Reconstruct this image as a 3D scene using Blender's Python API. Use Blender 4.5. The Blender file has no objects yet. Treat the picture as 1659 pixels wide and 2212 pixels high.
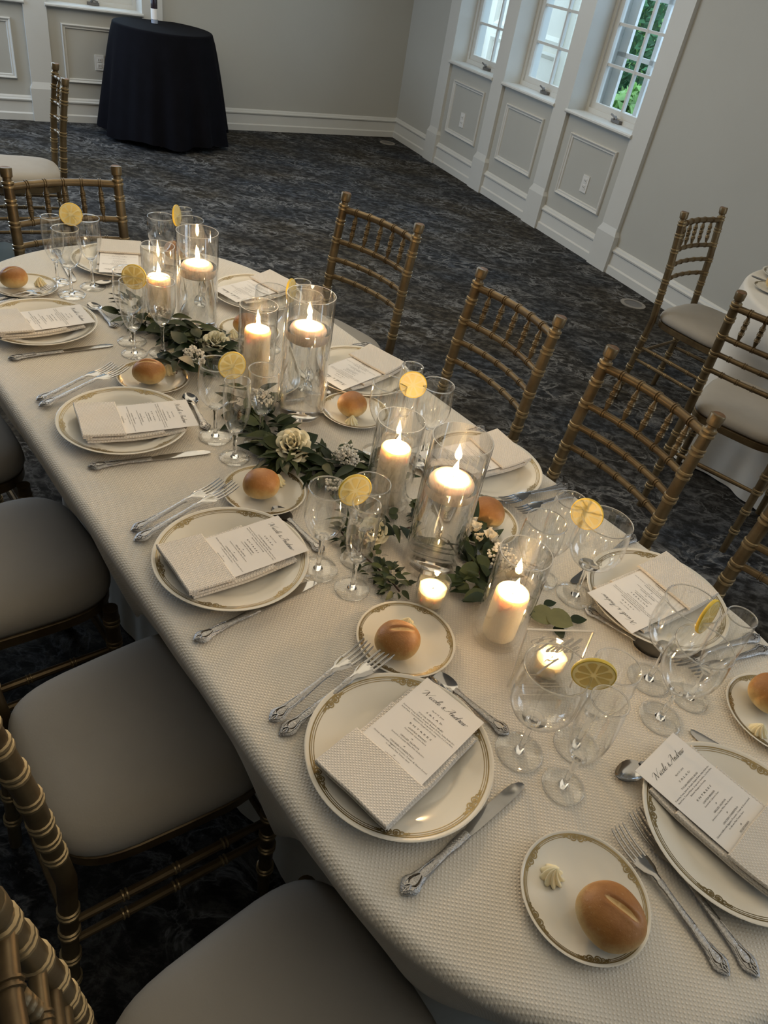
import bpy, bmesh, math, random
from mathutils import Vector, Matrix
random.seed(7)
PI = math.pi
C = bpy.context.scene.collection
S = bpy.context.scene

# ------------------------------------------------------------------ camera
cam = bpy.data.cameras.new('camera')
camo = bpy.data.objects.new('camera', cam)
C.objects.link(camo)
W_, H_ = 1659, 2212
cam.sensor_fit = 'VERTICAL'
cam.sensor_height = 24.0
cam.lens = 24.0 * 1583.5 / H_
cam.clip_start, cam.clip_end = 0.02, 100
pitch, roll = math.radians(37.65), math.radians(11.43)
fw = Vector((0, math.cos(pitch), -math.sin(pitch)))
r0 = Vector((1, 0, 0)); u0 = r0.cross(fw)
rt = r0 * math.cos(roll) + u0 * math.sin(roll)
up = u0 * math.cos(roll) - r0 * math.sin(roll)
M = Matrix((rt, up, -fw)).transposed().to_4x4()
M.translation = Vector((0, 0, 1.66))
camo.matrix_world = M
S.camera = camo

# ------------------------------------------------------------------ world, lights, exposure
wd = bpy.data.worlds.new('sky'); S.world = wd; wd.use_nodes = True
wd.node_tree.nodes['Background'].inputs[0].default_value = (0.62, 0.82, 1.0, 1)
wd.node_tree.nodes['Background'].inputs[1].default_value = 1.9
S.view_settings.view_transform = 'Standard'
S.view_settings.look = 'None'
S.view_settings.exposure = 0.6
S.view_settings.gamma = 1.0
S.view_settings.use_curve_mapping = False
cy = S.cycles
cy.use_denoising = True
cy.max_bounces = 10; cy.diffuse_bounces = 3; cy.glossy_bounces = 4
cy.transmission_bounces = 8; cy.transparent_max_bounces = 40
cy.sample_clamp_indirect = 3.0
cy.use_adaptive_sampling = True
cy.adaptive_threshold = 0.02

def area(name, loc, target, sx, sy, power, col):
    l = bpy.data.lights.new(name, 'AREA'); l.shape = 'RECTANGLE'
    l.size, l.size_y, l.energy, l.color = sx, sy, power, col
    o = bpy.data.objects.new(name, l); C.objects.link(o)
    o.location = loc
    o.rotation_euler = (Vector(target) - Vector(loc)).to_track_quat('-Z', 'Y').to_euler()
    return o
area('ceiling_light_far', (-1.6, 4.2, 2.72), (-1.6, 4.2, 0), 4.0, 4.0, 49, (1.0, 0.85, 0.61))
area('daylight_right', (3.5, 1.3, 1.75), (0.5, 0.8, 0.76), 1.4, 1.2, 13, (0.74, 0.86, 1.0))
area('ceiling_light_near', (1.3, 0.8, 2.72), (1.3, 0.8, 0), 3.0, 3.0, 12, (1.0, 0.85, 0.62))
area('daylight_left', (-4.6, 5.0, 1.6), (1.3, 4.6, 0.5), 2.2, 1.4, 50, (0.58, 0.76, 1.0))
area('daylight_windows', (1.05, 6.25, 1.9), (-0.2, 3.6, 0.1), 1.8, 0.9, 7, (0.55, 0.76, 1.0))

# ------------------------------------------------------------------ frames
def T(u, v):
    return (u * 0.715 + v * 0.699, -u * 0.699 + v * 0.715)
TH = math.atan2(-0.699, 0.715)
def rotz(phi):            # object's local +Y points along table-angle phi (degrees; 0 = along the table, 90 = to the window side)
    return TH + math.radians(phi) - PI / 2
TZ = 0.7605               # top of the tablecloth

# ------------------------------------------------------------------ object helpers
def link(name, me, mat=None, parent=None, smooth=40):
    o = bpy.data.objects.new(name, me)
    C.objects.link(o)
    if mat is not None and not me.materials:
        me.materials.append(mat)
    if parent is not None:
        o.parent = parent
    return o
def tag(o, label, cat, group=None):
    o['label'] = label; o['category'] = cat
    if group: o['group'] = group
    return o
def thing(name, label, cat, loc=(0, 0, 0), rz=0, group=None):
    o = bpy.data.objects.new(name, None); C.objects.link(o)
    o.location = loc; o.rotation_euler = (0, 0, rz)
    return tag(o, label, cat, group)
def struct(o):
    o['kind'] = 'structure'; return o
KIDS = {}
def kids(o):
    return [c for c in o.children]
def dup(root, loc, rz, label, group=None):
    r = root.copy(); C.objects.link(r); r.location = loc; r.rotation_euler = (0, 0, rz)
    r['label'] = label
    if group: r['group'] = group
    for ch in kids(root):
        c = ch.copy(); C.objects.link(c); c.parent = r
        for g in kids(ch):
            d = g.copy(); C.objects.link(d); d.parent = c
    return r

class MB:
    def __init__(s): s.v = []; s.f = []; s.uv = None
    def add(s, v, f):
        n = len(s.v); s.v += [tuple(p) for p in v]; s.f += [tuple(i + n for i in q) for q in f]; return s
    def mesh(s, name, smooth=40):
        me = bpy.data.meshes.new(name); me.from_pydata(s.v, [], s.f)
        bm = bmesh.new(); bm.from_mesh(me); bmesh.ops.recalc_face_normals(bm, faces=bm.faces); bm.to_mesh(me); bm.free()
        if smooth:
            me.polygons.foreach_set('use_smooth', [True] * len(me.polygons))
            me.set_sharp_from_angle(angle=math.radians(smooth))
        me.update(); return me
    def obj(s, name, mat, parent=None, smooth=40):
        return link(name, s.mesh(name, smooth), mat, parent)
    def box(s, x0, x1, y0, y1, z0, z1, f=None):
        P = [(x, y, z) for z in (z0, z1) for y in (y0, y1) for x in (x0, x1)]
        if f: P = [f(*p) for p in P]
        return s.add(P, [(0, 1, 3, 2), (4, 6, 7, 5), (0, 4, 5, 1), (2, 3, 7, 6), (0, 2, 6, 4), (1, 5, 7, 3)])
    def lathe(s, prof, seg=24, off=(0, 0, 0)):
        v = []; f = []; rows = []
        for r, z in prof:
            if r < 1e-6:
                rows.append([len(v)]); v.append((off[0], off[1], off[2] + z))
            else:
                rows.append(list(range(len(v), len(v) + seg)))
                v += [(off[0] + r * math.cos(2 * PI * k / seg), off[1] + r * math.sin(2 * PI * k / seg), off[2] + z) for k in range(seg)]
        for a, b in zip(rows, rows[1:]):
            for k in range(seg):
                k2 = (k + 1) % seg
                if len(a) == 1 and len(b) == 1: continue
                if len(a) == 1: f.append((a[0], b[k], b[k2]))
                elif len(b) == 1: f.append((a[k], b[0], a[k2]))
                else: f.append((a[k], b[k], b[k2], a[k2]))
        return s.add(v, f)
    def tube(s, pts, rad, seg=8, cap=True, flat=1.0, upv=None):
        pts = [Vector(p) for p in pts]; n = len(pts)
        if not hasattr(rad, '__len__'): rad = [rad] * n
        v = []; f = []
        t = (pts[1] - pts[0]).normalized()
        a = Vector(upv) if upv else (Vector((0, 0, 1)) if abs(t.z) < 0.9 else Vector((1, 0, 0)))
        x = t.cross(a).normalized()
        for i in range(n):
            t = (pts[min(i + 1, n - 1)] - pts[max(i - 1, 0)]).normalized()
            x = (x - t * x.dot(t)).normalized(); y = t.cross(x)
            for k in range(seg):
                c = 2 * PI * k / seg
                v.append(pts[i] + x * (rad[i] * math.cos(c)) + y * (rad[i] * flat * math.sin(c)))
        for i in range(n - 1):
            for k in range(seg):
                k2 = (k + 1) % seg
                f.append((i * seg + k, i * seg + k2, (i + 1) * seg + k2, (i + 1) * seg + k))
        if cap:
            f.append(tuple(range(seg))); f.append(tuple((n - 1) * seg + k for k in range(seg)))
        return s.add(v, f)
    def loft(s, secs, cap=True):
        m = len(secs[0]); v = [p for q in secs for p in q]; f = []
        for i in range(len(secs) - 1):
            for k in range(m):
                k2 = (k + 1) % m
                f.append((i * m + k, i * m + k2, (i + 1) * m + k2, (i + 1) * m + k))
        if cap:
            f.append(tuple(range(m))); f.append(tuple((len(secs) - 1) * m + k for k in range(m)))
        return s.add(v, f)
    def grid(s, nx, ny, fn):
        v = [fn(i / nx, j / ny) for j in range(ny + 1) for i in range(nx + 1)]
        f = [(j * (nx + 1) + i, j * (nx + 1) + i + 1, (j + 1) * (nx + 1) + i + 1, (j + 1) * (nx + 1) + i) for j in range(ny) for i in range(nx)]
        return s.add(v, f)
def spline(pts, n=8):
    pts = [Vector(p if len(p) == 3 else (p[0], p[1], 0)) for p in pts]
    out = []
    for i in range(len(pts) - 1):
        p0 = pts[max(i - 1, 0)]; p1 = pts[i]; p2 = pts[i + 1]; p3 = pts[min(i + 2, len(pts) - 1)]
        for k in range(n):
            t = k / n
            out.append(0.5 * ((2 * p1) + (p2 - p0) * t + (2 * p0 - 5 * p1 + 4 * p2 - p3) * t * t + (3 * p1 - p0 - 3 * p2 + p3) * t ** 3))
    out.append(pts[-1]); return out
def interp(tab, x):
    for (a, b), (c, d) in zip(tab, tab[1:]):
        if x <= c: return b + (d - b) * (max(x, a) - a) / (c - a) if c > a else d
    return tab[-1][1]

# ------------------------------------------------------------------ materials
def mat(name):
    m = bpy.data.materials.new(name); m.use_nodes = True
    nt = m.node_tree; return m, nt, nt.nodes['Principled BSDF']
def N(nt, t, **kw):
    n = nt.nodes.new('ShaderNode' + t)
    for k, v in kw.items():
        if k.startswith('i_'):
            k = k[2:]; n.inputs[int(k) if k.isdigit() else k.replace('_', ' ')].default_value = v
        else: setattr(n, k, v)
    return n
def math_(nt, op, a, b=None):
    n = nt.nodes.new('ShaderNodeMath'); n.operation = op
    for i, x in enumerate((a, b)):
        if x is None: continue
        if isinstance(x, (int, float)): n.inputs[i].default_value = x
        else: nt.links.new(x, n.inputs[i])
    return n.outputs[0]
def ramp(nt, src, stops):
    n = nt.nodes.new('ShaderNodeValToRGB'); cr = n.color_ramp
    while len(cr.elements) < len(stops): cr.elements.new(0.5)
    for e, (p, c) in zip(cr.elements, stops):
        e.position = p; e.color = (*c, 1) if len(c) == 3 else c
    nt.links.new(src, n.inputs[0]); return n.outputs[0]
def noise(nt, scale, detail=3, rough=0.5, vec=None, dist=0.0):
    n = N(nt, 'TexNoise', i_Scale=scale, i_Detail=detail, i_Roughness=rough, i_Distortion=dist)
    if vec is not None: nt.links.new(vec, n.inputs['Vector'])
    return n.outputs[0]
def bump(nt, b, h, strength=0.3, dist=0.01):
    n = N(nt, 'Bump', i_Strength=strength, i_Distance=dist)
    nt.links.new(h, n.inputs['Height']); nt.links.new(n.outputs[0], b.inputs['Normal'])
def objco(nt): return N(nt, 'TexCoord').outputs['Object']
def simple(name, col, rough=0.5, metal=0.0, var=0.0, vscale=8.0, bmp=0.0, bscale=60.0, spec=0.5):
    m, nt, b = mat(name)
    b.inputs['Roughness'].default_value = rough; b.inputs['Metallic'].default_value = metal
    b.inputs['Specular IOR Level'].default_value = spec
    b.inputs['Base Color'].default_value = (*col, 1)
    co = objco(nt)
    if var:
        c = ramp(nt, noise(nt, vscale, 4, 0.6, co), [(0.3, [x * (1 - var) for x in col]), (0.7, [min(1, x * (1 + var)) for x in col])])
        nt.links.new(c, b.inputs['Base Color'])
    if bmp: bump(nt, b, noise(nt, bscale, 3, 0.6, co), bmp, 0.002)
    return m
def fabric_dots(name, col, cell, rough=0.75, strength=0.5):
    m, nt, b = mat(name)
    uv = N(nt, 'TexCoord').outputs['UV']
    sx = nt.nodes.new('ShaderNodeSeparateXYZ'); nt.links.new(uv, sx.inputs[0])
    k = PI / cell
    a = math_(nt, 'SINE', math_(nt, 'MULTIPLY', sx.outputs[0], k)); c = math_(nt, 'SINE', math_(nt, 'MULTIPLY', sx.outputs[1], k))
    h = math_(nt, 'MAXIMUM', math_(nt, 'MULTIPLY', a, c), 0.0)
    fine = math_(nt, 'ABSOLUTE', math_(nt, 'SINE', math_(nt, 'MULTIPLY', math_(nt, 'ADD', sx.outputs[0], sx.outputs[1]), k * 3.0)))
    cc = ramp(nt, h, [(0.0, [x * 0.86 for x in col]), (0.35, [x * 0.94 for x in col]), (0.8, col)])
    nt.links.new(cc, b.inputs['Base Color'])
    hh = math_(nt, 'ADD', h, math_(nt, 'MULTIPLY', fine, 0.15))
    bump(nt, b, hh, strength, 0.0012)
    b.inputs['Roughness'].default_value = rough
    b.inputs['Sheen Weight'].default_value = 0.15
    return m
def thin_glass(name, tint=(0.995, 0.997, 0.995), edge=(0.42, 0.44, 0.43), ior=1.5, power=0.86):
    # a thin clear wall: light passes straight, the surface mirrors by Fresnel, and grazing sight lines cross more glass
    m, nt, b = mat(name)
    out = nt.nodes['Material Output']; nt.nodes.remove(b)
    lw = N(nt, 'LayerWeight', i_Blend=0.5)
    col = ramp(nt, lw.outputs['Facing'], [(0.0, tint), (power - 0.14, tint), (power + 0.04, [x * 0.90 for x in tint]), (0.975, edge)])
    tr = N(nt, 'BsdfTransparent'); nt.links.new(col, tr.inputs[0])
    gl = N(nt, 'BsdfGlossy', i_Roughness=0.0); gl.inputs[0].default_value = (1, 1, 1, 1)
    f0 = ((ior - 1) / (ior + 1)) ** 2
    fr = math_(nt, 'ADD', math_(nt, 'MULTIPLY', math_(nt, 'POWER', lw.outputs['Facing'], 4.0), 0.85), f0)   # Schlick
    mx = N(nt, 'MixShader'); nt.links.new(fr, mx.inputs[0]); nt.links.new(tr.outputs[0], mx.inputs[1]); nt.links.new(gl.outputs[0], mx.inputs[2])
    nt.links.new(mx.outputs[0], out.inputs[0]); return m
def solid_glass(name, ior, col=(1, 1, 1)):
    m, nt, b = mat(name)
    out = nt.nodes['Material Output']; nt.nodes.remove(b)
    g = N(nt, 'BsdfGlass', i_Roughness=0.0, i_IOR=ior); g.inputs[0].default_value = (*col, 1)
    nt.links.new(g.outputs[0], out.inputs[0]); return m
def emis(name, col, st):
    m, nt, b = mat(name)
    out = nt.nodes['Material Output']; nt.nodes.remove(b)
    e = N(nt, 'Emission', i_Strength=st); e.inputs[0].default_value = (*col, 1)
    tr = N(nt, 'BsdfTransparent'); ad = N(nt, 'AddShader'); nt.links.new(e.outputs[0], ad.inputs[0]); nt.links.new(tr.outputs[0], ad.inputs[1])
    nt.links.new(ad.outputs[0], out.inputs[0]); return m
def wax(name, col, w=0.7):
    m, nt, b = mat(name)
    b.inputs['Base Color'].default_value = (*col, 1); b.inputs['Roughness'].default_value = 0.45
    b.inputs['Subsurface Weight'].default_value = w
    b.subsurface_method = 'BURLEY'
    b.inputs['Subsurface Radius'].default_value = (0.024, 0.014, 0.008); b.inputs['Subsurface Scale'].default_value = 1.0
    return m

m_wall = simple('cream_wall_paint', (0.47, 0.462, 0.42), 0.6, var=0.02, vscale=2, bmp=0.05, bscale=120)
m_trim = simple('white_trim_paint', (0.62, 0.615, 0.58), 0.42, var=0.02, vscale=3)
m_ceil = simple('ceiling_paint', (0.8, 0.78, 0.72), 0.8, var=0.02)
m_cloth = fabric_dots('damask_tablecloth', (0.88, 0.83, 0.74), 0.0035, 0.6, 0.8)
m_napkin = fabric_dots('damask_napkin', (0.92, 0.87, 0.80), 0.0029, 0.65, 0.8)
m_under = simple('plain_white_cloth', (0.72, 0.69, 0.63), 0.8, var=0.04, vscale=6, bmp=0.1, bscale=300)
m_black = simple('navy_black_cloth', (0.0032, 0.0033, 0.0058), 0.9, spec=0.12, var=0.2, vscale=10, bmp=0.1, bscale=200)
m_china = simple('ivory_china', (0.80, 0.77, 0.69), 0.12, var=0.015, vscale=4)
m_gilt = simple('gold_gilding', (0.27, 0.205, 0.095), 0.3, 0.6, var=0.25, vscale=60)
m_steel = simple('polished_steel', (0.40, 0.395, 0.39), 0.13, 1.0, var=0.06, vscale=30)
m_steel_orn = simple('ornate_steel', (0.40, 0.395, 0.39), 0.24, 1.0, var=0.25, vscale=400, bmp=0.6, bscale=420)
m_glass = thin_glass('clear_wine_glass', ior=1.75, edge=(0.13, 0.14, 0.135), power=0.86)
m_vase = thin_glass('clear_cylinder_glass', ior=2.2, edge=(0.30, 0.30, 0.27), power=0.90)
m_stem = solid_glass('solid_glass_stem', 1.45)
m_water = solid_glass('water', 1.33)
m_pane = thin_glass('window_pane', tint=(0.95, 0.98, 1.0), edge=(0.6, 0.65, 0.7), ior=1.2)
m_acryl = thin_glass('clear_acrylic', tint=(0.96, 0.95, 0.93), edge=(0.8, 0.76, 0.7), ior=1.4)
m_acedge = simple('acrylic_edge_glint', (0.9, 0.82, 0.7), 0.25)  # pale opaque colour stands for light caught in acrylic edges
m_wax = wax('candle_wax', (0.90, 0.80, 0.62))
m_waxpink = wax('floating_candle_wax', (0.90, 0.80, 0.68))
m_votive = wax('votive_wax', (0.95, 0.88, 0.60), 0.9)
m_wick = simple('burnt_wick', (0.02, 0.015, 0.01), 0.9, var=0.2)
m_flame = emis('candle_flame', (1.0, 0.70, 0.33), 12.0)
m_paper = simple('menu_paper', (0.90, 0.885, 0.87), 0.7, var=0.015, vscale=5)
m_ink = simple('printed_ink', (0.025, 0.022, 0.022), 0.7, var=0.1)
m_etch = simple('white_lettering', (0.85, 0.78, 0.68), 0.6, var=0.03)
m_leaf = simple('dark_green_leaf', (0.022, 0.040, 0.015), 0.5, spec=0.3, var=0.45, vscale=18)
m_leaf2 = simple('olive_green_leaf', (0.060, 0.080, 0.028), 0.5, spec=0.3, var=0.3, vscale=18)
m_euc = simple('eucalyptus_leaf', (0.16, 0.17, 0.075), 0.5, var=0.25, vscale=20)
m_twig = simple('brown_twig', (0.07, 0.035, 0.025), 0.6, var=0.3, vscale=40)
m_rose = wax('ivory_rose_petal', (0.92, 0.87, 0.67), 0.25)
m_stock = wax('white_stock_petal', (0.86, 0.80, 0.68), 0.2)
m_breath = simple('tiny_white_blossom', (0.92, 0.89, 0.82), 0.7, var=0.08, vscale=90)
m_butter = wax('whipped_butter', (0.88, 0.82, 0.58), 0.3)
m_seat = simple('ivory_seat_fabric', (0.345, 0.315, 0.27), 0.75, var=0.05, vscale=7, bmp=0.08, bscale=250)
m_plastic = simple('white_plastic', (0.72, 0.71, 0.68), 0.35, var=0.02)
m_dark = simple('dark_metal', (0.05, 0.04, 0.03), 0.4, 0.7, var=0.2)
m_mesh = simple('grey_metal', (0.18, 0.17, 0.16), 0.45, 0.6, var=0.2)

def chair_gold():
    m, nt, b = mat('worn_gold_paint')
    co = objco(nt)
    n1 = noise(nt, 9, 5, 0.65, co)
    c = ramp(nt, n1, [(0.28, (0.10, 0.064, 0.032)), (0.5, (0.18, 0.128, 0.065)), (0.75, (0.25, 0.185, 0.10))])
    nt.links.new(c, b.inputs['Base Color'])
    b.inputs['Metallic'].default_value = 0.55; b.inputs['Roughness'].default_value = 0.38
    bump(nt, b, noise(nt, 90, 3, 0.6, co), 0.1, 0.001); return m
m_gold = chair_gold()
m_ring = simple('bright_gold_ring', (0.38, 0.285, 0.155), 0.32, 0.6, var=0.25, vscale=30)
m_chip = simple('chipped_brown_finial', (0.16, 0.085, 0.04), 0.5, 0.2, var=0.5, vscale=60)

def carpet():
    m, nt, b = mat('marbled_carpet')
    co = objco(nt)
    mp = N(nt, 'Mapping'); mp.inputs['Rotation'].default_value = (0, 0, 0.25); mp.inputs['Scale'].default_value = (1.5, 2.1, 1); nt.links.new(co, mp.inputs[0])
    v = mp.outputs[0]
    big = noise(nt, 0.55, 3, 0.6, v)
    mid = noise(nt, 11.0, 6, 0.72, v, 0.3)
    ridge = math_(nt, 'ABSOLUTE', math_(nt, 'SUBTRACT', noise(nt, 5.0, 5, 0.62, v, 0.7), 0.5))
    vein = ramp(nt, ridge, [(0.0, (1, 1, 1)), (0.016, (0.45, 0.45, 0.45)), (0.05, (0, 0, 0))])
    base = ramp(nt, mid, [(0.38, (0.011, 0.0105, 0.010)), (0.5, (0.026, 0.026, 0.026)), (0.60, (0.066, 0.067, 0.069))])
    tint = ramp(nt, big, [(0.40, (1.12, 0.98, 0.76)), (0.60, (0.88, 0.98, 1.14))])
    mul = N(nt, 'MixRGB', blend_type='MULTIPLY', i_Fac=1.0); nt.links.new(base, mul.inputs[1]); nt.links.new(tint, mul.inputs[2])
    patch = ramp(nt, noise(nt, 1.7, 4, 0.6, v), [(0.42, (0, 0, 0)), (0.62, (1, 1, 1))])
    vm = math_(nt, 'MULTIPLY', vein, math_(nt, 'MULTIPLY', patch, 0.92))
    mx = N(nt, 'MixRGB'); nt.links.new(vm, mx.inputs[0]); nt.links.new(mul.outputs[0], mx.inputs[1]); mx.inputs[2].default_value = (0.22, 0.22, 0.22, 1)
    nt.links.new(mx.outputs[0], b.inputs['Base Color'])
    b.inputs['Roughness'].default_value = 0.9; b.inputs['Specular IOR Level'].default_value = 0.15
    bump(nt, b, noise(nt, 260, 2, 0.7, co), 0.5, 0.004); return m
m_carpet = carpet()
def crust(cut=False):
    m, nt, b = mat('bread_crust')
    co = objco(nt); sx = nt.nodes.new('ShaderNodeSeparateXYZ'); nt.links.new(co, sx.inputs[0])
    h = math_(nt, 'ADD', math_(nt, 'MULTIPLY', sx.outputs[2], 16.0), math_(nt, 'MULTIPLY', math_(nt, 'SUBTRACT', noise(nt, 45, 4, 0.6, co), 0.5), 0.5))
    c = ramp(nt, h, [(0.24, (0.74, 0.58, 0.31)), (0.44, (0.66, 0.43, 0.17)), (0.64, (0.47, 0.22, 0.062)), (0.90, (0.33, 0.135, 0.036))])
    sp = ramp(nt, noise(nt, 260, 2, 0.5, co), [(0.66, (0, 0, 0)), (0.74, (1, 1, 1))])
    mx = N(nt, 'MixRGB'); nt.links.new(math_(nt, 'MULTIPLY', sp, 0.35), mx.inputs[0]); nt.links.new(c, mx.inputs[1]); mx.inputs[2].default_value = (0.62, 0.42, 0.22, 1)
    last = mx.outputs[0]
    if cut:      # the baker's cut shows the pale crumb
        e = math_(nt, 'SUBTRACT', 1.0, math_(nt, 'POWER', math_(nt, 'ABSOLUTE', math_(nt, 'DIVIDE', math_(nt, 'ADD', sx.outputs[0], 0.004), 0.021)), 2.0))
        wob = math_(nt, 'MULTIPLY', math_(nt, 'SUBTRACT', noise(nt, 120, 3, 0.6, co), 0.5), 0.5)
        d = math_(nt, 'ADD', math_(nt, 'SUBTRACT', math_(nt, 'MULTIPLY', e, 1.0), math_(nt, 'POWER', math_(nt, 'DIVIDE', math_(nt, 'ABSOLUTE', sx.outputs[1]), 0.0036), 2.0)), wob)
        k = math_(nt, 'MULTIPLY', ramp(nt, d, [(0.02, (0, 0, 0)), (0.30, (1, 1, 1))]), math_(nt, 'GREATER_THAN', sx.outputs[2], 0.03))
        m2 = N(nt, 'MixRGB'); nt.links.new(k, m2.inputs[0]); nt.links.new(last, m2.inputs[1]); m2.inputs[2].default_value = (0.68, 0.47, 0.22, 1); last = m2.outputs[0]
    nt.links.new(last, b.inputs['Base Color']); b.inputs['Roughness'].default_value = 0.5
    bump(nt, b, noise(nt, 160, 4, 0.65, co), 0.35, 0.002); return m
m_crust = crust(); m_crust_cut = crust(True)
m_crumb = simple('pale_bread_crumb', (0.66, 0.46, 0.24), 0.8, var=0.2, vscale=90, bmp=0.4, bscale=200)
m_rind = simple('lemon_rind', (0.86, 0.62, 0.08), 0.45, var=0.1, vscale=60, bmp=0.2, bscale=300)
def translucent(name, col):
    m, nt, b = mat(name); out = nt.nodes['Material Output']
    b.inputs['Base Color'].default_value = (*col, 1); b.inputs['Roughness'].default_value = 0.4
    t = N(nt, 'BsdfTranslucent'); t.inputs[0].default_value = (*col, 1)
    mx = N(nt, 'MixShader', i_0=0.45); nt.links.new(b.outputs[0], mx.inputs[1]); nt.links.new(t.outputs[0], mx.inputs[2]); nt.links.new(mx.outputs[0], out.inputs[0]); return m
m_pith = translucent('lemon_pith', (0.95, 0.90, 0.60))
m_pulp = translucent('lemon_pulp', (0.95, 0.84, 0.40))

# ================================================================== ROOM SHELL
def frame_map(m, d, n, k=1.0):
    return lambda t, y, z: (m[0] + d[0] * t + n[0] * y, m[1] + d[1] * t + n[1] * y, z * k)
fB = frame_map((0.457, 6.729), (0.53, -0.848), (-0.848, -0.53))
fA = frame_map((-3.39, 6.532), (0.794, 0.608), (0.608, -0.794), 0.965)
fA1 = frame_map((-3.39, 6.532), (0.794, 0.608), (0.608, -0.794))
ZC = 2.8
REC = -0.03
# floor and ceiling cover the whole room and the walls stand on the floor
def poly_slab(name, pts, z0, z1, m):
    b = MB(); n = len(pts)
    b.add([(x, y, z0) for x, y in pts] + [(x, y, z1) for x, y in pts],
          [tuple(range(n)), tuple(range(n, 2 * n))] + [(i, (i + 1) % n, n + (i + 1) % n, n + i) for i in range(n)])
    return struct(b.obj(name, m, smooth=0))
room = [(-0.75, 9.0), (-8.6, 3.0), (-1.9, -7.7), (6.4, -1.9)]
poly_slab('floor', room, -0.1, 0.0, m_carpet)
poly_slab('ceiling', room, ZC, ZC + 0.1, m_ceil)
def wall_plain(name, p, q, th=0.2):
    p, q = Vector((*p, 0)), Vector((*q, 0)); d = (q - p).normalized(); n = Vector((d.y, -d.x, 0))
    b = MB(); pts = [p, q, q + n * th, p + n * th]
    b.add([(a.x, a.y, 0) for a in pts] + [(a.x, a.y, ZC) for a in pts], [(0, 1, 2, 3), (4, 5, 6, 7), (0, 1, 5, 4), (1, 2, 6, 5), (2, 3, 7, 6), (3, 0, 4, 7)])
    return struct(b.obj(name, m_wall, smooth=0))
wall_plain('wall_left', (-1.75, -7.35), (-8.2, 2.85))
wall_plain('wall_near', (6.0, -2.1), (-1.75, -7.35))

def ring_molding(b, f, t0, t1, z0, z1, y0, prof):
    secs = []
    for (ct, cz, st, sz) in ((t0, z0, 1, 1), (t1, z0, -1, 1), (t1, z1, -1, -1), (t0, z1, 1, -1)):
        secs.append([f(ct + st * o, y0 + h, cz + sz * o) for o, h in prof])
    secs.append(secs[0]); b.loft(secs, cap=False)
def run_molding(b, f, t0, t1, prof):
    b.loft([[f(t0, y, z) for y, z in prof], [f(t1, y, z) for y, z in prof]])
PANEL = [(0.0, -0.002), (0.002, 0.014), (0.008, 0.020), (0.016, 0.016), (0.020, 0.010), (0.030, 0.010), (0.034, 0.006), (0.036, -0.002)]
BASE = [(REC - 0.01, 0.0), (REC + 0.026, 0.0), (REC + 0.026, 0.052), (REC + 0.016, 0.062), (REC + 0.014, 0.142), (REC + 0.024, 0.150), (REC + 0.026, 0.160), (REC + 0.014, 0.170), (REC + 0.012, 0.178), (REC + 0.004, 0.188), (REC - 0.01, 0.190)]

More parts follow.
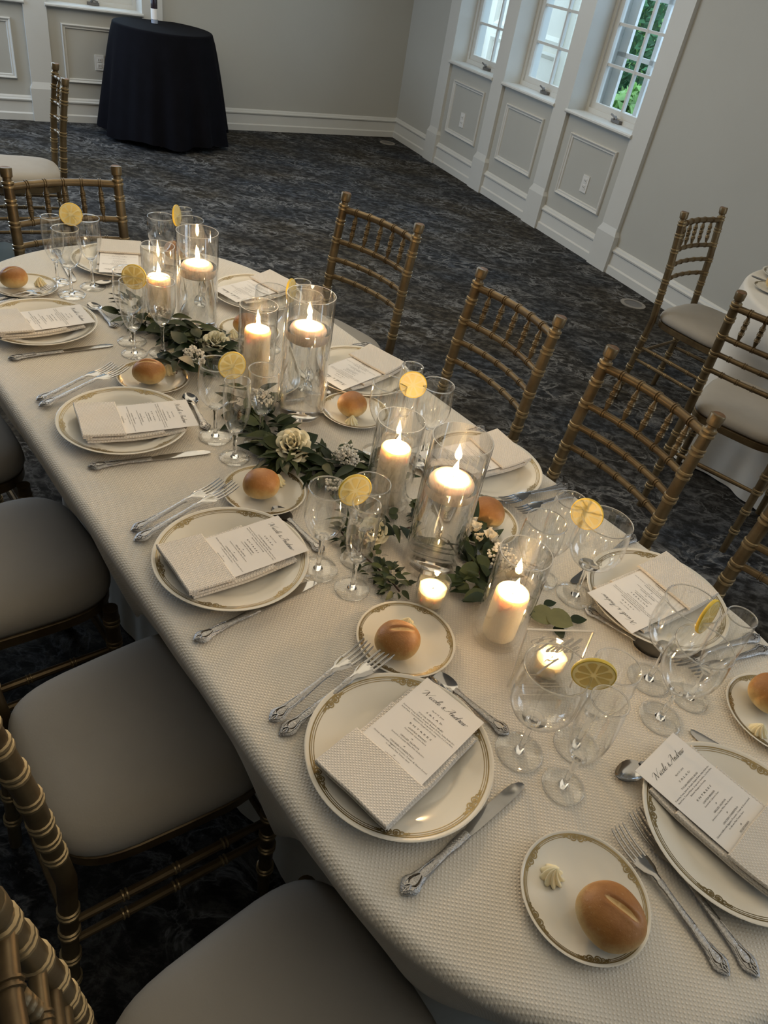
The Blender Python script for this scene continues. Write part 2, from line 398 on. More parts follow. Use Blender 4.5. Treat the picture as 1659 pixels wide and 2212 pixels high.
def bay_wall(tag_, f, pil, tmin, tmax, nwin, kz):
    zt, zs = 2.25 / kz, 0.85
    top = ZC / kz
    b = MB()
    b.box(tmin, pil[0] - 0.08, -0.31, REC, 0, top, f); b.box(pil[-1] + 0.08, tmax, -0.31, REC, 0, top, f)
    for a, c in zip(pil, pil[1:]):
        b.box(a + 0.08, c - 0.08, -0.31, REC, 0, zs, f); b.box(a + 0.08, c - 0.08, -0.31, REC, zt, top, f)
    wall = struct(b.obj('wall_' + tag_, m_wall if tag_ == 'right' else m_wall, smooth=0))
    for i, c in enumerate(pil):
        o = MB().box(c - 0.085, c + 0.085, -0.31, 0, 0, top, f).obj('pilaster', m_trim, wall, 0)
        p = MB(); y1 = 0.014
        p.box(c - 0.10, c + 0.10, -0.1, y1, 0, 0.25, f)
        P = [f(c - 0.10, -0.1, 0.25), f(c + 0.10, -0.1, 0.25), f(c + 0.10, y1, 0.25), f(c - 0.10, y1, 0.25), f(c - 0.075, -0.1, 0.30), f(c + 0.075, -0.1, 0.30), f(c + 0.075, 0.0, 0.30), f(c - 0.075, 0.0, 0.30)]
        p.add(P, [(0, 1, 5, 4), (1, 2, 6, 5), (2, 3, 7, 6), (3, 0, 4, 7), (4, 5, 6, 7)])
        p.obj('plinth', m_trim, o, 0)
    segs = [(tmin, pil[0] - 0.1)] + [(a + 0.1, c - 0.1) for a, c in zip(pil, pil[1:])] + [(pil[-1] + 0.1, tmax)]
    base = None
    for a, c in segs:
        q = MB(); run_molding(q, f, a, c, BASE)
        if base is None: base = struct(q.obj('baseboard_' + tag_, m_trim, None, 20))
        else: q.obj('baseboard_run', m_trim, base, 20)
    for a, c in zip(pil, pil[1:]):
        cc = (a + c) / 2
        q = MB(); ring_molding(q, f, cc - 0.273, cc + 0.273, 0.308, 0.742, REC, PANEL); q.obj('panel_molding', m_trim, wall, 20)
        # window
        w = struct(bpy.data.objects.new('window_%d' % nwin, None)); C.objects.link(w); nwin += 1
        t0, t1 = a + 0.085, c - 0.085
        s = MB(); run_molding(s, f, t0 - 0.01, t1 + 0.01, [(-0.3, 0.848), (0.006, 0.848), (0.016, 0.856), (0.016, 0.866), (0.006, 0.874), (-0.3, 0.874)]); s.obj('sill', m_trim, w, 20)
        fr = MB()
        yi, yo = -0.165, -0.225
        for (x0, x1, z0, z1) in ((t0, t0 + 0.03, 0.874, zt), (t1 - 0.03, t1, 0.874, zt), (t0 + 0.03, t1 - 0.03, 0.874, 0.905), (t0 + 0.03, t1 - 0.03, zt - 0.03, zt)):
            fr.box(x0, x1, yo, yi, z0, z1, f)
        fr.obj('frame', m_trim, w, 0)
        sa = MB(); ya, yb = -0.215, -0.180
        for (x0, x1, z0, z1) in ((t0 + 0.03, t0 + 0.075, 0.905, zt - 0.03), (t1 - 0.075, t1 - 0.03, 0.905, zt - 0.03), (t0 + 0.075, t1 - 0.075, 0.905, 0.945), (t0 + 0.075, t1 - 0.075, zt - 0.075, zt - 0.03)):
            sa.box(x0, x1, ya, yb, z0, z1, f)
        sa.obj('sash', m_trim, w, 0)
        g0, g1, h0, h1 = t0 + 0.075, t1 - 0.075, 0.945, zt - 0.075
        nr = 5; ph = (h1 - h0) / nr; gm = (g0 + g1) / 2
        MB().box(gm - 0.009, gm + 0.009, -0.212, -0.186, h0, h1, f).obj('muntin', m_trim, w, 0)
        for k in range(1, nr):
            MB().box(g0, g1, -0.210, -0.188, h0 + ph * k - 0.009, h0 + ph * k + 0.009, f).obj('muntin', m_trim, w, 0)
        for k in range(nr):
            for (x0, x1) in ((g0, gm - 0.009), (gm + 0.009, g1)):
                MB().box(x0 - 0.004, x1 + 0.004, -0.201, -0.198, h0 + ph * k + 0.005, h0 + ph * (k + 1) - 0.005, f).obj('pane', m_pane, w, 0)
        ex = MB() if abs(cc - 0.907) < 0.1 else None
        for (x0, x1, z0, z1) in ((t0, t0 + 0.09, 0.87, zt), (t1 - 0.09, t1, 0.87, zt), (t0, t1, 0.84, 0.93), (gm - 0.02, gm + 0.02, 0.87, zt), (t0, t1, 1.245, 1.275), (t0, t1, 1.60, 1.63), (t0, t1, 1.93, 1.96)):
            if ex: ex.box(x0, x1, -0.335, -0.311, z0, z1, f)
        if ex: ex.obj('outer_sash', m_plastic, w, 0)
        cr = MB(); tc = gm + 0.02
        cr.box(tc - 0.045, tc + 0.045, -0.165, -0.135, 0.876, 0.896, f)
        cr.tube([f(tc - 0.02, -0.14, 0.897), f(tc, -0.13, 0.915), f(tc + 0.03, -0.12, 0.905), f(tc - 0.035, -0.115, 0.925)], [0.010, 0.008, 0.007, 0.006], 8)
        cr.obj('crank_handle', m_mesh, w, 30)
    return wall, nwin
wB, nw = bay_wall('right', fB, [-1.36, -0.453, 0.454, 1.36], -2.25, 9.3, 1, 1.0)
wA, nw = bay_wall('far', fA, [-0.955, -0.045, 0.865], -6.1, 3.5, nw, 0.965)

# outlets on the walls and in the floor
def outlet(label, f, t, z):
    c = f(t, REC, z)
    r = thing('wall_outlet', label, 'outlet')
    b = MB().box(t - 0.036, t + 0.036, REC - 0.001, REC + 0.007, z - 0.058, z + 0.058, f)
    b.obj('cover_plate', m_plastic, r, 0)
    for dz in (-0.022, 0.022):
        q = MB().box(t - 0.017, t + 0.017, REC + 0.006, REC + 0.010, z + dz - 0.015, z + dz + 0.015, f); s = q.obj('socket', m_plastic, r, 0)
        q = MB().box(t - 0.009, t - 0.006, REC + 0.009, REC + 0.0106, z + dz - 0.006, z + dz + 0.006, f).box(t + 0.006, t + 0.009, REC + 0.009, REC + 0.0106, z + dz - 0.006, z + dz + 0.006, f)
        q.obj('slot', m_dark, s, 0)
outlet('white wall outlet in the panel under the window nearest the round table', fB, 0.94, 0.46)
outlet('white wall outlet in the panel under the window farthest from the round table', fB, -0.92, 0.46)
outlet('white wall outlet in the panel beside the black draped table', fA, 0.42, 0.475)
simple_grey = simple('grey_plastic', (0.24, 0.22, 0.19), 0.5, var=0.05)
def floor_outlet(label, x, y, r):
    o = thing('floor_outlet', label, 'floor outlet', (x, y, 0))
    MB().lathe([(r * 0.72, 0.0), (r * 0.72, 0.005), (r, 0.004), (r, 0.0)], 28).obj('cover_ring', simple_grey, o)
    MB().lathe([(0, 0.003), (r * 0.73, 0.003), (r * 0.73, 0.0)], 28).obj('lid', m_mesh, o)
floor_outlet('round grey floor outlet in carpet near the white baseboard and round table', 1.36, 4.93, 0.085)
floor_outlet('small round floor outlet in carpet at the far room corner', -0.72, 8.27, 0.08)

# ------------------------------------------------------------------ outside the windows
m_mulch = simple('dark_mulch', (0.13, 0.105, 0.10), 0.95, var=0.5, vscale=14, bmp=0.6, bscale=30)
m_siding = simple('cream_exterior_wall', (0.80, 0.74, 0.62), 0.6, var=0.02)
m_bush = simple('bright_green_bush_leaf', (0.24, 0.42, 0.12), 0.6, var=0.6, vscale=3)
m_bush2 = simple('deep_green_bush_leaf', (0.10, 0.26, 0.12), 0.6, var=0.6, vscale=3)
g = MB(); g.box(-9.5, 6, -12, -0.5, -0.1, 0.25, fB); struct(g.obj('ground_outside', m_mulch, smooth=0))
bl = thing('neighbouring_wing', 'cream panelled exterior wall seen through the two far windows', 'building')
MB().box(-9, -1.65, -1.70, -1.55, 0.2, 4.0, fB).obj('wall', m_siding, bl, 0)
for (a, b_) in ((-3.9, -3.3), (-3.15, -2.35), (-2.2, -1.5), (-1.4, -0.85)):
    for (z0, z1) in ((0.45, 0.98), (1.05, 3.4)):
        q = MB(); ring_molding(q, fB, a - 0.90, b_ - 0.90, z0, z1, -1.55, [(0, -0.002), (0.004, 0.03), (0.03, 0.035), (0.06, 0.012), (0.07, -0.002)]); q.obj('panel_molding', m_siding, bl, 20)
def bush(label, t, y, rx, ry, z0, rz, n, m, seed):
    rnd = random.Random(seed); b = MB(); cx = fB(t, y, 0)
    for i in range(n):
        a = rnd.uniform(0, 2 * PI); z = rnd.uniform(-1, 1); q = math.sqrt(1 - z * z); k = rnd.uniform(0.75, 1.05)
        p = Vector((cx[0] + rx * k * q * math.cos(a), cx[1] + ry * k * q * math.sin(a), z0 + rz + rz * k * z))
        if p.z < 0.2: continue
        s = rnd.uniform(0.045, 0.085); d = Vector((rnd.uniform(-1, 1), rnd.uniform(-1, 1), rnd.uniform(-1, 1))).normalized(); e = d.orthogonal().normalized()
        b.add([p - d * s, p + e * s * 0.5, p + d * s, p - e * s * 0.5], [(0, 1, 2, 3)])
    o = b.obj('garden_bush', m, None, 0)
    tag(o, label, 'bush'); return o
bush('bright green leafy bush low outside the window nearest the round table', -0.80, -2.10, 0.42, 0.45, 0.22, 0.36, 1500, m_bush, 3)
bush('tall bluish green shrub outside the window nearest the round table', -3.1, -4.1, 0.85, 0.8, 0.2, 1.35, 3600, m_bush2, 4)
bush('light green tall shrub outside the window, right of the bluish shrub', -1.35, -3.8, 0.75, 0.7, 0.2, 1.25, 3000, m_bush, 5)
hd = thing('added_sky_cover_hedge', 'added tall green hedge hiding bright sky behind the bushes outside the windows', 'hedge')  # hedge added to cover bright sky between the bush leaves
MB().box(-9, 2.5, -6.6, -6.0, 0.2, 3.0, fB).obj('painted_shade_core', simple('hedge_inner_shade', (0.05, 0.11, 0.045), 0.9, var=0.6, vscale=9, bmp=0.8, bscale=20), hd, 0)  # solid core, its dark green paints the shade inside the hedge
rnd = random.Random(9); b = MB()
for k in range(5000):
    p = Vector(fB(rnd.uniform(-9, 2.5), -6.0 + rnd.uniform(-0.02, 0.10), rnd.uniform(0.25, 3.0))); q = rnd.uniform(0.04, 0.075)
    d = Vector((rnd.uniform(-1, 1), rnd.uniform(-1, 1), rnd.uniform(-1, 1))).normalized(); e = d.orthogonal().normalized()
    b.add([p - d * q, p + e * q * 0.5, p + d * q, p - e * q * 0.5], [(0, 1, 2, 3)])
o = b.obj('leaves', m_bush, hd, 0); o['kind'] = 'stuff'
kb = thing('stone_edging', 'row of pale stones edging the mulch outside the window', 'edging')
for k in range(12):
    st = MB(); cx = fB(-1.3 + 0.2 * k, -1.2 + 0.02 * (k % 3), 0.30); st.lathe([(0, -0.06), (0.07, -0.05), (0.095, 0), (0.06, 0.05), (0, 0.06)], 9, cx); st.obj('stone', m_siding, kb, 40)

# ================================================================== CHAIRS
def post_y(z): return interp([(0, -0.225), (0.44, -0.19), (0.70, -0.212), (0.93, -0.245)], z)
def post_x(z): return interp([(0, 0.180), (0.44, 0.176), (0.93, 0.171)], z)
def bands(b, pts_fn, zs, r, seg=14, half=0.0042, gap=0.0062, lift=1.2):
    for z in zs:
        for dz in (-gap, gap):
            pp = [pts_fn(z + dz + k * half) for k in (-1, -0.6, 0.6, 1)]
            b.tube(pp, [r * 0.98, r * lift, r * lift, r * 0.98], seg, cap=False)
def make_chair(label):
    t = thing('chiavari_chair', label, 'chair', (0, 0, 0), 0, 'gold chiavari chairs')
    for s in (-1, 1):
        P = lambda z, s=s: Vector((s * post_x(z), post_y(z), z))
        zs = [0, 0.02, 0.1, 0.25, 0.40, 0.44, 0.5, 0.6, 0.7, 0.8, 0.872, 0.884, 0.890, 0.895, 0.898, 0.921, 0.924]
        rs = [0.0125, 0.013, 0.0135, 0.015, 0.016, 0.016, 0.016, 0.016, 0.016, 0.0158, 0.0155, 0.0165, 0.0130, 0.0130, 0.0172, 0.0186, 0.0172]
        o = MB().tube([P(z) for z in zs], rs, 14).obj('back_post', m_gold, t, 30)
        q = MB(); bands(q, P, [0.10, 0.19, 0.28, 0.345, 0.53, 0.578, 0.625, 0.69, 0.76, 0.825, 0.876], 0.0155); q.obj('ring_bands', m_ring, o, 50)['kind'] = 'stuff'
        MB().lathe([(0, 0.0), (0.0172, 0.0), (0.0150, 0.0018), (0, 0.0022)], 14, P(0.9225)).obj('finial_cap', m_chip, o, 30)
        F = lambda z, s=s: Vector((s * (0.190 + 0.004 * (1 - z / 0.43)), 0.168 + 0.006 * (1 - z / 0.43), z))
        o = MB().tube([F(z) for z in (0, 0.02, 0.1, 0.2, 0.3, 0.4, 0.428)], [0.012, 0.0125, 0.0135, 0.015, 0.016, 0.0165, 0.0165], 14).obj('front_leg', m_gold, t, 30)
        q = MB(); bands(q, F, [0.11, 0.20, 0.255, 0.32, 0.39], 0.0152); q.obj('ring_bands', m_ring, o, 50)['kind'] = 'stuff'
        for z in (0.30, 0.235):
            A = Vector((s * post_x(z), post_y(z), z)); B = F(z)
            L = lambda k, A=A, B=B: A.lerp(B, k)
            o = MB().tube([L(0), L(0.3), L(0.5), L(0.7), L(1)], [0.007, 0.009, 0.0095, 0.009, 0.007], 10).obj('stretcher', m_gold, t, 30)
            q = MB(); bands(q, L, [0.25, 0.5, 0.75], 0.0092, 10, 0.006, 0.010); q.obj('ring_bands', m_ring, o, 50)['kind'] = 'stuff'
    for (yy, z, w) in ((0.172, 0.275, 0.19), (0.172, 0.345, 0.19), (-0.2, 0.27, 0.175)):
        L = lambda k, yy=yy, z=z, w=w: Vector((-w + 2 * w * k, yy, z))
        MB().tube([L(0), L(0.5), L(1)], [0.007, 0.0095, 0.007], 10).obj('stretcher', m_gold, t, 30)
    def rail(z, r, nb, name):
        R = lambda k: Vector(((2 * k - 1) * post_x(z), post_y(z) - 0.022 * (1 - (2 * k - 1) ** 2), z + 0.004 * (1 - (2 * k - 1) ** 2)))
        o = MB().tube([R(k / 14) for k in range(15)], [r] * 15, 10).obj(name, m_gold, t, 50)
        q = MB(); bands(q, R, [(i + 1) / (nb + 1) for i in range(nb)], r, 10, 0.006, 0.010, 1.25); q.obj('ring_bands', m_gold, o, 50)['kind'] = 'stuff'
        return R
    Rt = rail(0.868, 0.0115, 5, 'top_rail'); Rb = rail(0.757, 0.0095, 5, 'rail')
    rail(0.692, 0.0092, 5, 'rail'); rail(0.628, 0.0092, 5, 'rail')
    for i in range(5):
        k = (i + 1) / 6
        A, B = Rb(k), Rt(k)
        tab = [(0, .0035), (.10, .0045), (.26, .0085), (.28, .0085), (.30, .0105), (.33, .0085), (.35, .0105), (.38, .0078), (.48, .0078), (.50, .0105), (.53, .0085), (.55, .0105), (.58, .0080), (.66, .0082), (.68, .0105), (.71, .0085), (.73, .0105), (.76, .0082), (.9, .0045), (1, .0035)]
        MB().tube([A.lerp(B, x) for x, _ in tab], [r for _, r in tab], 10).obj('spindle', m_gold, t, 50)
    # seat frame and cushion: rounded trapezoid
    def outline(sc, a):
        ca, sa = math.cos(a), math.sin(a); e = 2 / 4.2
        x = math.copysign(abs(ca) ** e, ca); y = math.copysign(abs(sa) ** e, sa)
        return x * (0.194 + 0.014 * y) * sc, y * 0.196 * sc - 0.002 + (0.012 * (1 - x * x) if y > 0 else 0)
    n = 48
    secs = []
    for sc, z in ((0.94, 0.415), (0.985, 0.42), (0.985, 0.443), (0.95, 0.447)):
        secs.append([(*outline(sc, 2 * PI * k / n), z) for k in range(n)])
    MB().loft(secs).obj('seat_frame', m_gold, t, 30)
    prof = [(0.93, 0.447), (0.99, 0.452), (1.01, 0.463), (0.995, 0.477), (0.95, 0.488), (0.86, 0.497), (0.7, 0.503), (0.45, 0.506), (0.15, 0.507)]
    b = MB(); b.loft([[(*outline(sc, 2 * PI * k / n), z) for k in range(n)] for sc, z in prof]); b.obj('seat_cushion', m_seat, t, 60)
    return t
chair0 = make_chair('gold chiavari chair with ivory seat')
placed = [False]
def put_chair(label, loc, rz):
    if not placed[0]:
        placed[0] = True; chair0.location = (*loc, 0); chair0.rotation_euler = (0, 0, rz); chair0['label'] = label; return chair0
    return dup(chair0, (*loc, 0), rz, label)
def wdir(x, y): return math.atan2(y, x) - PI / 2
put_chair('gold chair at first place from near end, side away from windows, seat under cloth', T(-0.215, 0.235), rotz(89))
put_chair('gold chair at second place from near end, side away from windows, whole seat showing', T(-0.785, 0.295), rotz(88))
put_chair('gold chair at third place from near end, side away from windows', T(-1.325, 0.215), rotz(90))
put_chair('gold chair at fourth place from near end, side away from windows', T(-1.83, 0.20), rotz(90))
put_chair('gold chair at first place from near end on the window side', T(-0.225, 1.385), rotz(-95))
put_chair('gold chair at second place from near end on the window side', T(-0.785, 1.395), rotz(-97))
put_chair('gold chair at third place from near end on the window side', T(-1.305, 1.44), rotz(-95))
put_chair('gold chair at fourth place from near end on the window side, slightly turned', T(-1.96, 1.50), rotz(-80))
put_chair('gold chair at the far rounded end of the long table', T(-2.305, 0.845), rotz(-2))
def by_back(mid, d):
    d = Vector(d).normalized(); return (mid[0] + d.x * 0.245, mid[1] + d.y * 0.245), wdir(d.x, d.y)
put_chair('gold chair on far side of the round table, nearest the wall', *by_back((1.152, 3.62), (0.72, -0.69)))
put_chair('gold chair on near side of the round table, its back to the long table', *by_back((1.165, 2.42), (0.56, 0.83)))
put_chair('lone gold chair seen sideways near the black draped table', *by_back((-1.908, 3.796), (-0.84, -0.54)))

# ================================================================== TABLECLOTHS
def racetrack(u0, u1, v, w):
    L = u1 - u0; per = 2 * L + 2 * PI * w
    def f(s, off):        # s 0..1 -> point offset outward by off
        x = (s % 1.0) * per; r = w + off
        if x < L: return (u0 + x, v - r)
        x -= L
        if x < PI * w: a = -PI / 2 + x / w; return (u1 + r * math.cos(a), v + r * math.sin(a))
        x -= PI * w
        if x < L: return (u1 - x, v + r)
        x -= L; a = PI / 2 + x / w; return (u0 + r * math.cos(a), v + r * math.sin(a))
    return f, per
def circle(cx, cy_, w):
    return (lambda s, off: (cx + (w + off) * math.cos(2 * PI * s), cy_ + (w + off) * math.sin(2 * PI * s))), 2 * PI * w
def cloth(name, label, m, fn, per, w, ztop, hem, flare, amp, folds, n=220, tmap=lambda u, v: (u, v), seed=0, clamp=None, dents=()):
    rnd = random.Random(seed); ph = [rnd.uniform(0, 6.28) for _ in range(6)]
    def wave(s): return 0.5 * math.sin(2 * PI * folds * s + ph[0]) + 0.3 * math.sin(2 * PI * (folds + 3) * s + ph[1]) + 0.2 * math.sin(2 * PI * (folds * 2 - 1) * s + ph[2])
    rows = []
    for off in (-w + 0.002, -w * 0.75, -w * 0.5, -w * 0.25, -0.06, -0.03, -0.018): rows.append(lambda s, off=off: (off, ztop, off))
    R = 0.018
    for k in range(1, 6):
        a = k / 5 * PI / 2; rows.append(lambda s, a=a: (-R + R * math.sin(a), ztop - R + R * math.cos(a), -R + R * a))
    for k in range(1, 13):
        q = k / 12
        def g(s, q=q):
            h = hem(s); z = ztop - R - (ztop - R - h) * q
            dn = sum(dp_ * math.exp(-(min(abs(s - a_), 1 - abs(s - a_)) / w_) ** 4) for a_, w_, dp_ in dents) * min(1, max(0, (q - 0.12) / 0.2))
            fl = flare(s) if callable(flare) else flare
            return (-dn + fl * (q ** 0.8 if fl > 0 else q ** 1.15) + amp * wave(s) * q ** 1.3, z, (ztop - z))
        rows.append(g)
    v = []; uvs = []
    for r in rows:
        for i in range(n):
            s = i / n; off, z, d = r(s)
            u_, v_ = fn(s, off); x, y = tmap(u_, v_)
            if clamp: x, y = clamp(x, y)
            v.append((x, y, z))
            if off <= 0 and z > ztop - R * 1.01: uvs.append((u_, v_))
            else:
                a0 = fn(s, 0); nx, ny = fn(s, 1.0); uvs.append((a0[0] + (nx - a0[0]) * d, a0[1] + (ny - a0[1]) * d))
    f = []
    nr = len(rows)
    for j in range(nr - 1):
        for i in range(n):
            i2 = (i + 1) % n; f.append((j * n + i, j * n + i2, (j + 1) * n + i2, (j + 1) * n + i))
    f.append(tuple(range(n)))
    me = bpy.data.meshes.new(name); me.from_pydata(v, [], f)
    ul = me.uv_layers.new(name='UVMap')
    for l in me.loops: ul.data[l.index].uv = uvs[l.vertex_index]
    bm = bmesh.new(); bm.from_mesh(me); bmesh.ops.recalc_face_normals(bm, faces=bm.faces); bm.to_mesh(me); bm.free()
    if sum(1 for p in me.polygons if p.normal.z > 0 and p.center.z > ztop - 0.001) == 0: me.flip_normals()
    me.polygons.foreach_set('use_smooth', [True] * len(me.polygons))
    o = link(name, me, m); tag(o, label, 'tablecloth'); return o
fn, per = racetrack(-1.865, -0.305, 0.80, 0.468)
chairs_s = [(-0.215, 0), (-0.785, 0), (-1.325, 0), (-1.83, 0)]
def hem(s):
    u, v = fn(s, 0)
    near = 1e9
    for (a, b) in ((-0.215, 0.33), (-0.785, 0.33), (-1.325, 0.33), (-1.83, 0.33), (-0.225, 1.27), (-0.785, 1.27), (-1.305, 1.27), (-1.96, 1.27), (-2.33, 0.84)):
        near = min(near, math.hypot(u - a, v - b))
    k = min(1, max(0, (near - 0.21) / 0.10)); k = k * k * (3 - 2 * k)
    e = min(1, max(0, (u - 0.0) / 0.12))
    return (0.518 - 0.10 * k) * (1 - e) + 0.36 * e
def overlay_flare(s):
    u, v = fn(s, 0); e = min(1, max(0, (u + 0.02) / 0.13)); e = e * e * (3 - 2 * e)
    return -0.078 * (1 - e) + 0.045 * e
cloth('tablecloth', 'cream damask tablecloth with woven dots on the long oval table', m_cloth, fn, per, 0.468, 0.76, hem, overlay_flare, 0.012, 15, 360, T, 2)
fu, pu = racetrack(-1.80, -0.305, 0.80, 0.27)
cloth('underlay_tablecloth', 'plain white floor-length underlay cloth below the damask tablecloth', m_under, fu, pu, 0.27, 0.74, lambda s: 0.006, 0.012, 0.012, 22, 240, T, 5)
fr_, pr_ = circle(1.90, 3.06, 0.62)
cloth('round_tablecloth', 'white floor-length cloth on the round table by the windows', m_under, fr_, pr_, 0.62, 0.76, lambda s: 0.008, 0.06, 0.03, 13, 240, seed=8, dents=((math.atan2(0.42, -0.56) / (2 * PI), 0.075, 0.17), (math.atan2(-0.45, -0.60) / (2 * PI) + 1, 0.075, 0.17)))
fk, pk = circle(-2.50, 6.75, 0.39)
wn = Vector((0.608, -0.794)); wm = Vector((-3.39, 6.532))
def keep_off_wall(x, y):
    d = (Vector((x, y)) - wm).dot(wn)
    if d < 0.05: x += wn.x * (0.05 - d); y += wn.y * (0.05 - d)
    return x, y
def hemk(s): return 0.03 + 0.03 * math.sin(2 * PI * 3 * s) ** 2 + (0.10 * math.exp(-((s - 0.02) % 1.0 - 0.0) ** 2 / 0.002))
cloth('black_tablecloth', 'navy black cloth draped to the floor over a small round table by the wall', m_black, fk, pk, 0.39, 0.815, hemk, 0.14, 0.045, 12, 200, seed=3, clamp=keep_off_wall)
lg = thing('cocktail_table', 'small round table hidden under the black cloth, one metal foot showing', 'table', (-2.50, 6.75, 0))
MB().lathe([(0, 0.775), (0.335, 0.775), (0.335, 0.795), (0, 0.795)], 40).obj('table_top', m_dark, lg)
for a in (0.2, 1.77, 3.34, 4.91):
    a += 0.05; MB().tube([(0.30 * math.cos(a), 0.30 * math.sin(a), 0.78), (0.33 * math.cos(a), 0.33 * math.sin(a), 0)], 0.012, 8).obj('leg', m_mesh, lg)
bt = thing('slim_bottle', 'slim bottle with dark upper part and white label on the black table', 'bottle', (-2.60, 6.83, 0.816))
MB().lathe([(0, 0), (0.024, 0), (0.026, 0.004), (0.026, 0.19), (0.012, 0.23), (0.012, 0.27), (0, 0.27)], 20).obj('body', simple('dark_bottle', (0.03, 0.02, 0.03), 0.15, var=0.1), bt)
MB().lathe([(0.0268, 0.028), (0.0268, 0.10)], 20).obj('label', m_paper, bt)
MB().lathe([(0, 0.001), (0.0266, 0.001), (0.0266, 0.026), (0, 0.026)], 20).obj('clear_base', simple('pale_blue_base', (0.35, 0.4, 0.5), 0.15), bt)
# unidentified pale blue object, shaped as a bag on the floor beyond the far end
gb = thing('blue_bundle', 'unidentified pale blue crumpled bag on the floor beyond the far end chair', 'bundle', (-1.95, 3.02, 0), 0.5)
def bundle_pt(i, j):
    a = 2 * PI * i; k = (abs(math.cos(a)) ** 6 + abs(math.sin(a)) ** 6) ** (-1 / 6)
    w = 0.10 * (1 + 0.10 * math.sin(5 * a + 9 * j) * j)
    return (w * k * math.cos(a) * 1.5, w * k * math.sin(a), 0.30 * j + 0.012 * math.sin(7 * a) * j)
b = MB(); b.grid(40, 8, bundle_pt); b.add([bundle_pt(i / 40, 0) for i in range(40)], [tuple(range(40))]); b.obj('bundle_skin', simple('pale_blue_skin', (0.30, 0.38, 0.44), 0.6, var=0.1), gb, 25)

# ================================================================== TABLEWARE
def P3(u, v, z=TZ):
    x, y = T(u, v); return (x, y, z)
PH = {'L1': 'first place from near end, side away from windows', 'L2': 'second place from near end, side away from windows',
      'L3': 'third place from near end, side away from windows', 'L4': 'fourth place from near end, side away from windows',
      'R1': 'first place from near end, window side', 'R2': 'second place from near end, window side',
      'R3': 'third place from near end, window side', 'R4': 'fourth place from near end, window side',
      'N': "place at the table's near rounded end", 'F': "place at the table's far rounded end"}
# ---- plates
def make_plate(name, label, R, cat, group):
    t = thing(name, label, cat, (0, 0, 0), 0, group)
    k = R / 0.134
    top = [(0, 0.0045), (0.078 * k, 0.0045), (0.085 * k, 0.0060), (0.093 * k, 0.0105 * k), (0.112 * k, 0.0160 * k), (0.130 * k, 0.0210 * k)]
    prof = top + [(R - 0.0015, 0.0222 * k), (R, 0.0215 * k), (R - 0.0012, 0.0196 * k), (0.112 * k, 0.0128 * k), (0.092 * k, 0.0065 * k), (0.086 * k, 0.0), (0.078 * k, 0.0), (0.076 * k, 0.0015), (0, 0.0015)]
    MB().lathe(prof, 72).obj('body', m_china, t, 60)
    zr = lambda r: interp(top, r) + 0.00035
    b = MB()
    def ring(r, w):
        n = 96; b.add([((rr) * math.cos(2 * PI * i / n), (rr) * math.sin(2 * PI * i / n), zr(rr)) for rr in (r - w, r + w) for i in range(n)],
                      [(i, (i + 1) % n, n + (i + 1) % n, n + i) for i in range(n)])
    a = R / 0.134
    for fr, w in ((0.942, 0.0009), (0.922, 0.0005), (0.900, 0.0005)): ring(R * fr, w * (0.6 + 0.4 * a))
    def loop(r, th, rad, w, a0=0, a1=2 * PI, n=14, fill=False):
        pts = []
        for i in range(n + 1):
            q = a0 + (a1 - a0) * i / n
            row = []
            for rr in ((0.05 * rad if fill else rad - w), rad + w):
                x = th * r + rr * math.cos(q); yv = r + rr * math.sin(q)
                ang = x / r; row.append((yv * math.sin(ang), yv * math.cos(ang), zr(yv) + 0.0001))
            pts.append(row)
        b.add([p for row in pts for p in row], [(2 * i, 2 * i + 1, 2 * i + 3, 2 * i + 2) for i in range(n)])
    s = 0.62 + 0.38 * a; nm = 6
    for i in range(nm):
        c = 2 * PI * i / nm + 0.25; r = R * 0.905
        for sg in (-1, 1):
            loop(r - 0.001 * s, c + sg * 0.0058 * s / r, 0.0046 * s, 0.0009 * s)
            loop(r - 0.001 * s, c + sg * 0.0052 * s / r, 0.0021 * s, 0.0005 * s, fill=True)
            loop(r, c + sg * 0.0130 * s / r, 0.0028 * s, 0.0007 * s)
            loop(r + 0.0008 * s, c + sg * 0.0180 * s / r, 0.0018 * s, 0.0006 * s, fill=True)
            loop(r - 0.002 * s, c + sg * 0.0098 * s / r, 0.0055 * s, 0.0006 * s, 0.3, 2.6)
            loop(r, c + sg * 0.0215 * s / r, 0.0014 * s, 0.0005 * s)
    b.obj('gilded_border', m_gilt, t, 0)
    return t
PLATE = {'L1': (-0.367, 0.501), 'L2': (-0.827, 0.496), 'L3': (-1.306, 0.510), 'L4': (-1.804, 0.510), 'R1': (-0.356, 1.125), 'R2': (-0.828, 1.128),
         'R3': (-1.290, 1.128), 'R4': (-1.800, 1.130), 'N': (-0.016, 0.826), 'F': (-2.135, 0.850)}
BREAD = {'N': (-0.084, 0.572), 'L1': (-0.527, 0.648), 'L2': (-0.973, 0.651), 'L3': (-1.464, 0.648), 'F': (-2.040, 0.552), 'R2': (-0.692, 0.980),
         'R3': (-1.144, 1.005), 'R4': (-1.600, 0.985), 'R1': (-0.083, 1.079)}
dp = bp = None
for k, (u, v) in PLATE.items():
    lab = 'gold-rimmed ivory dinner plate, ' + PH[k]; rz = rotz({'L': 90, 'R': -90, 'N': 180, 'F': 0}[k[0]])
    if dp is None: dp = make_plate('dinner_plate', lab, 0.134, 'plate', 'gold-rimmed dinner plates'); dp.location = P3(u, v); dp.rotation_euler = (0, 0, rz)
    else: dup(dp, P3(u, v), rz, lab)
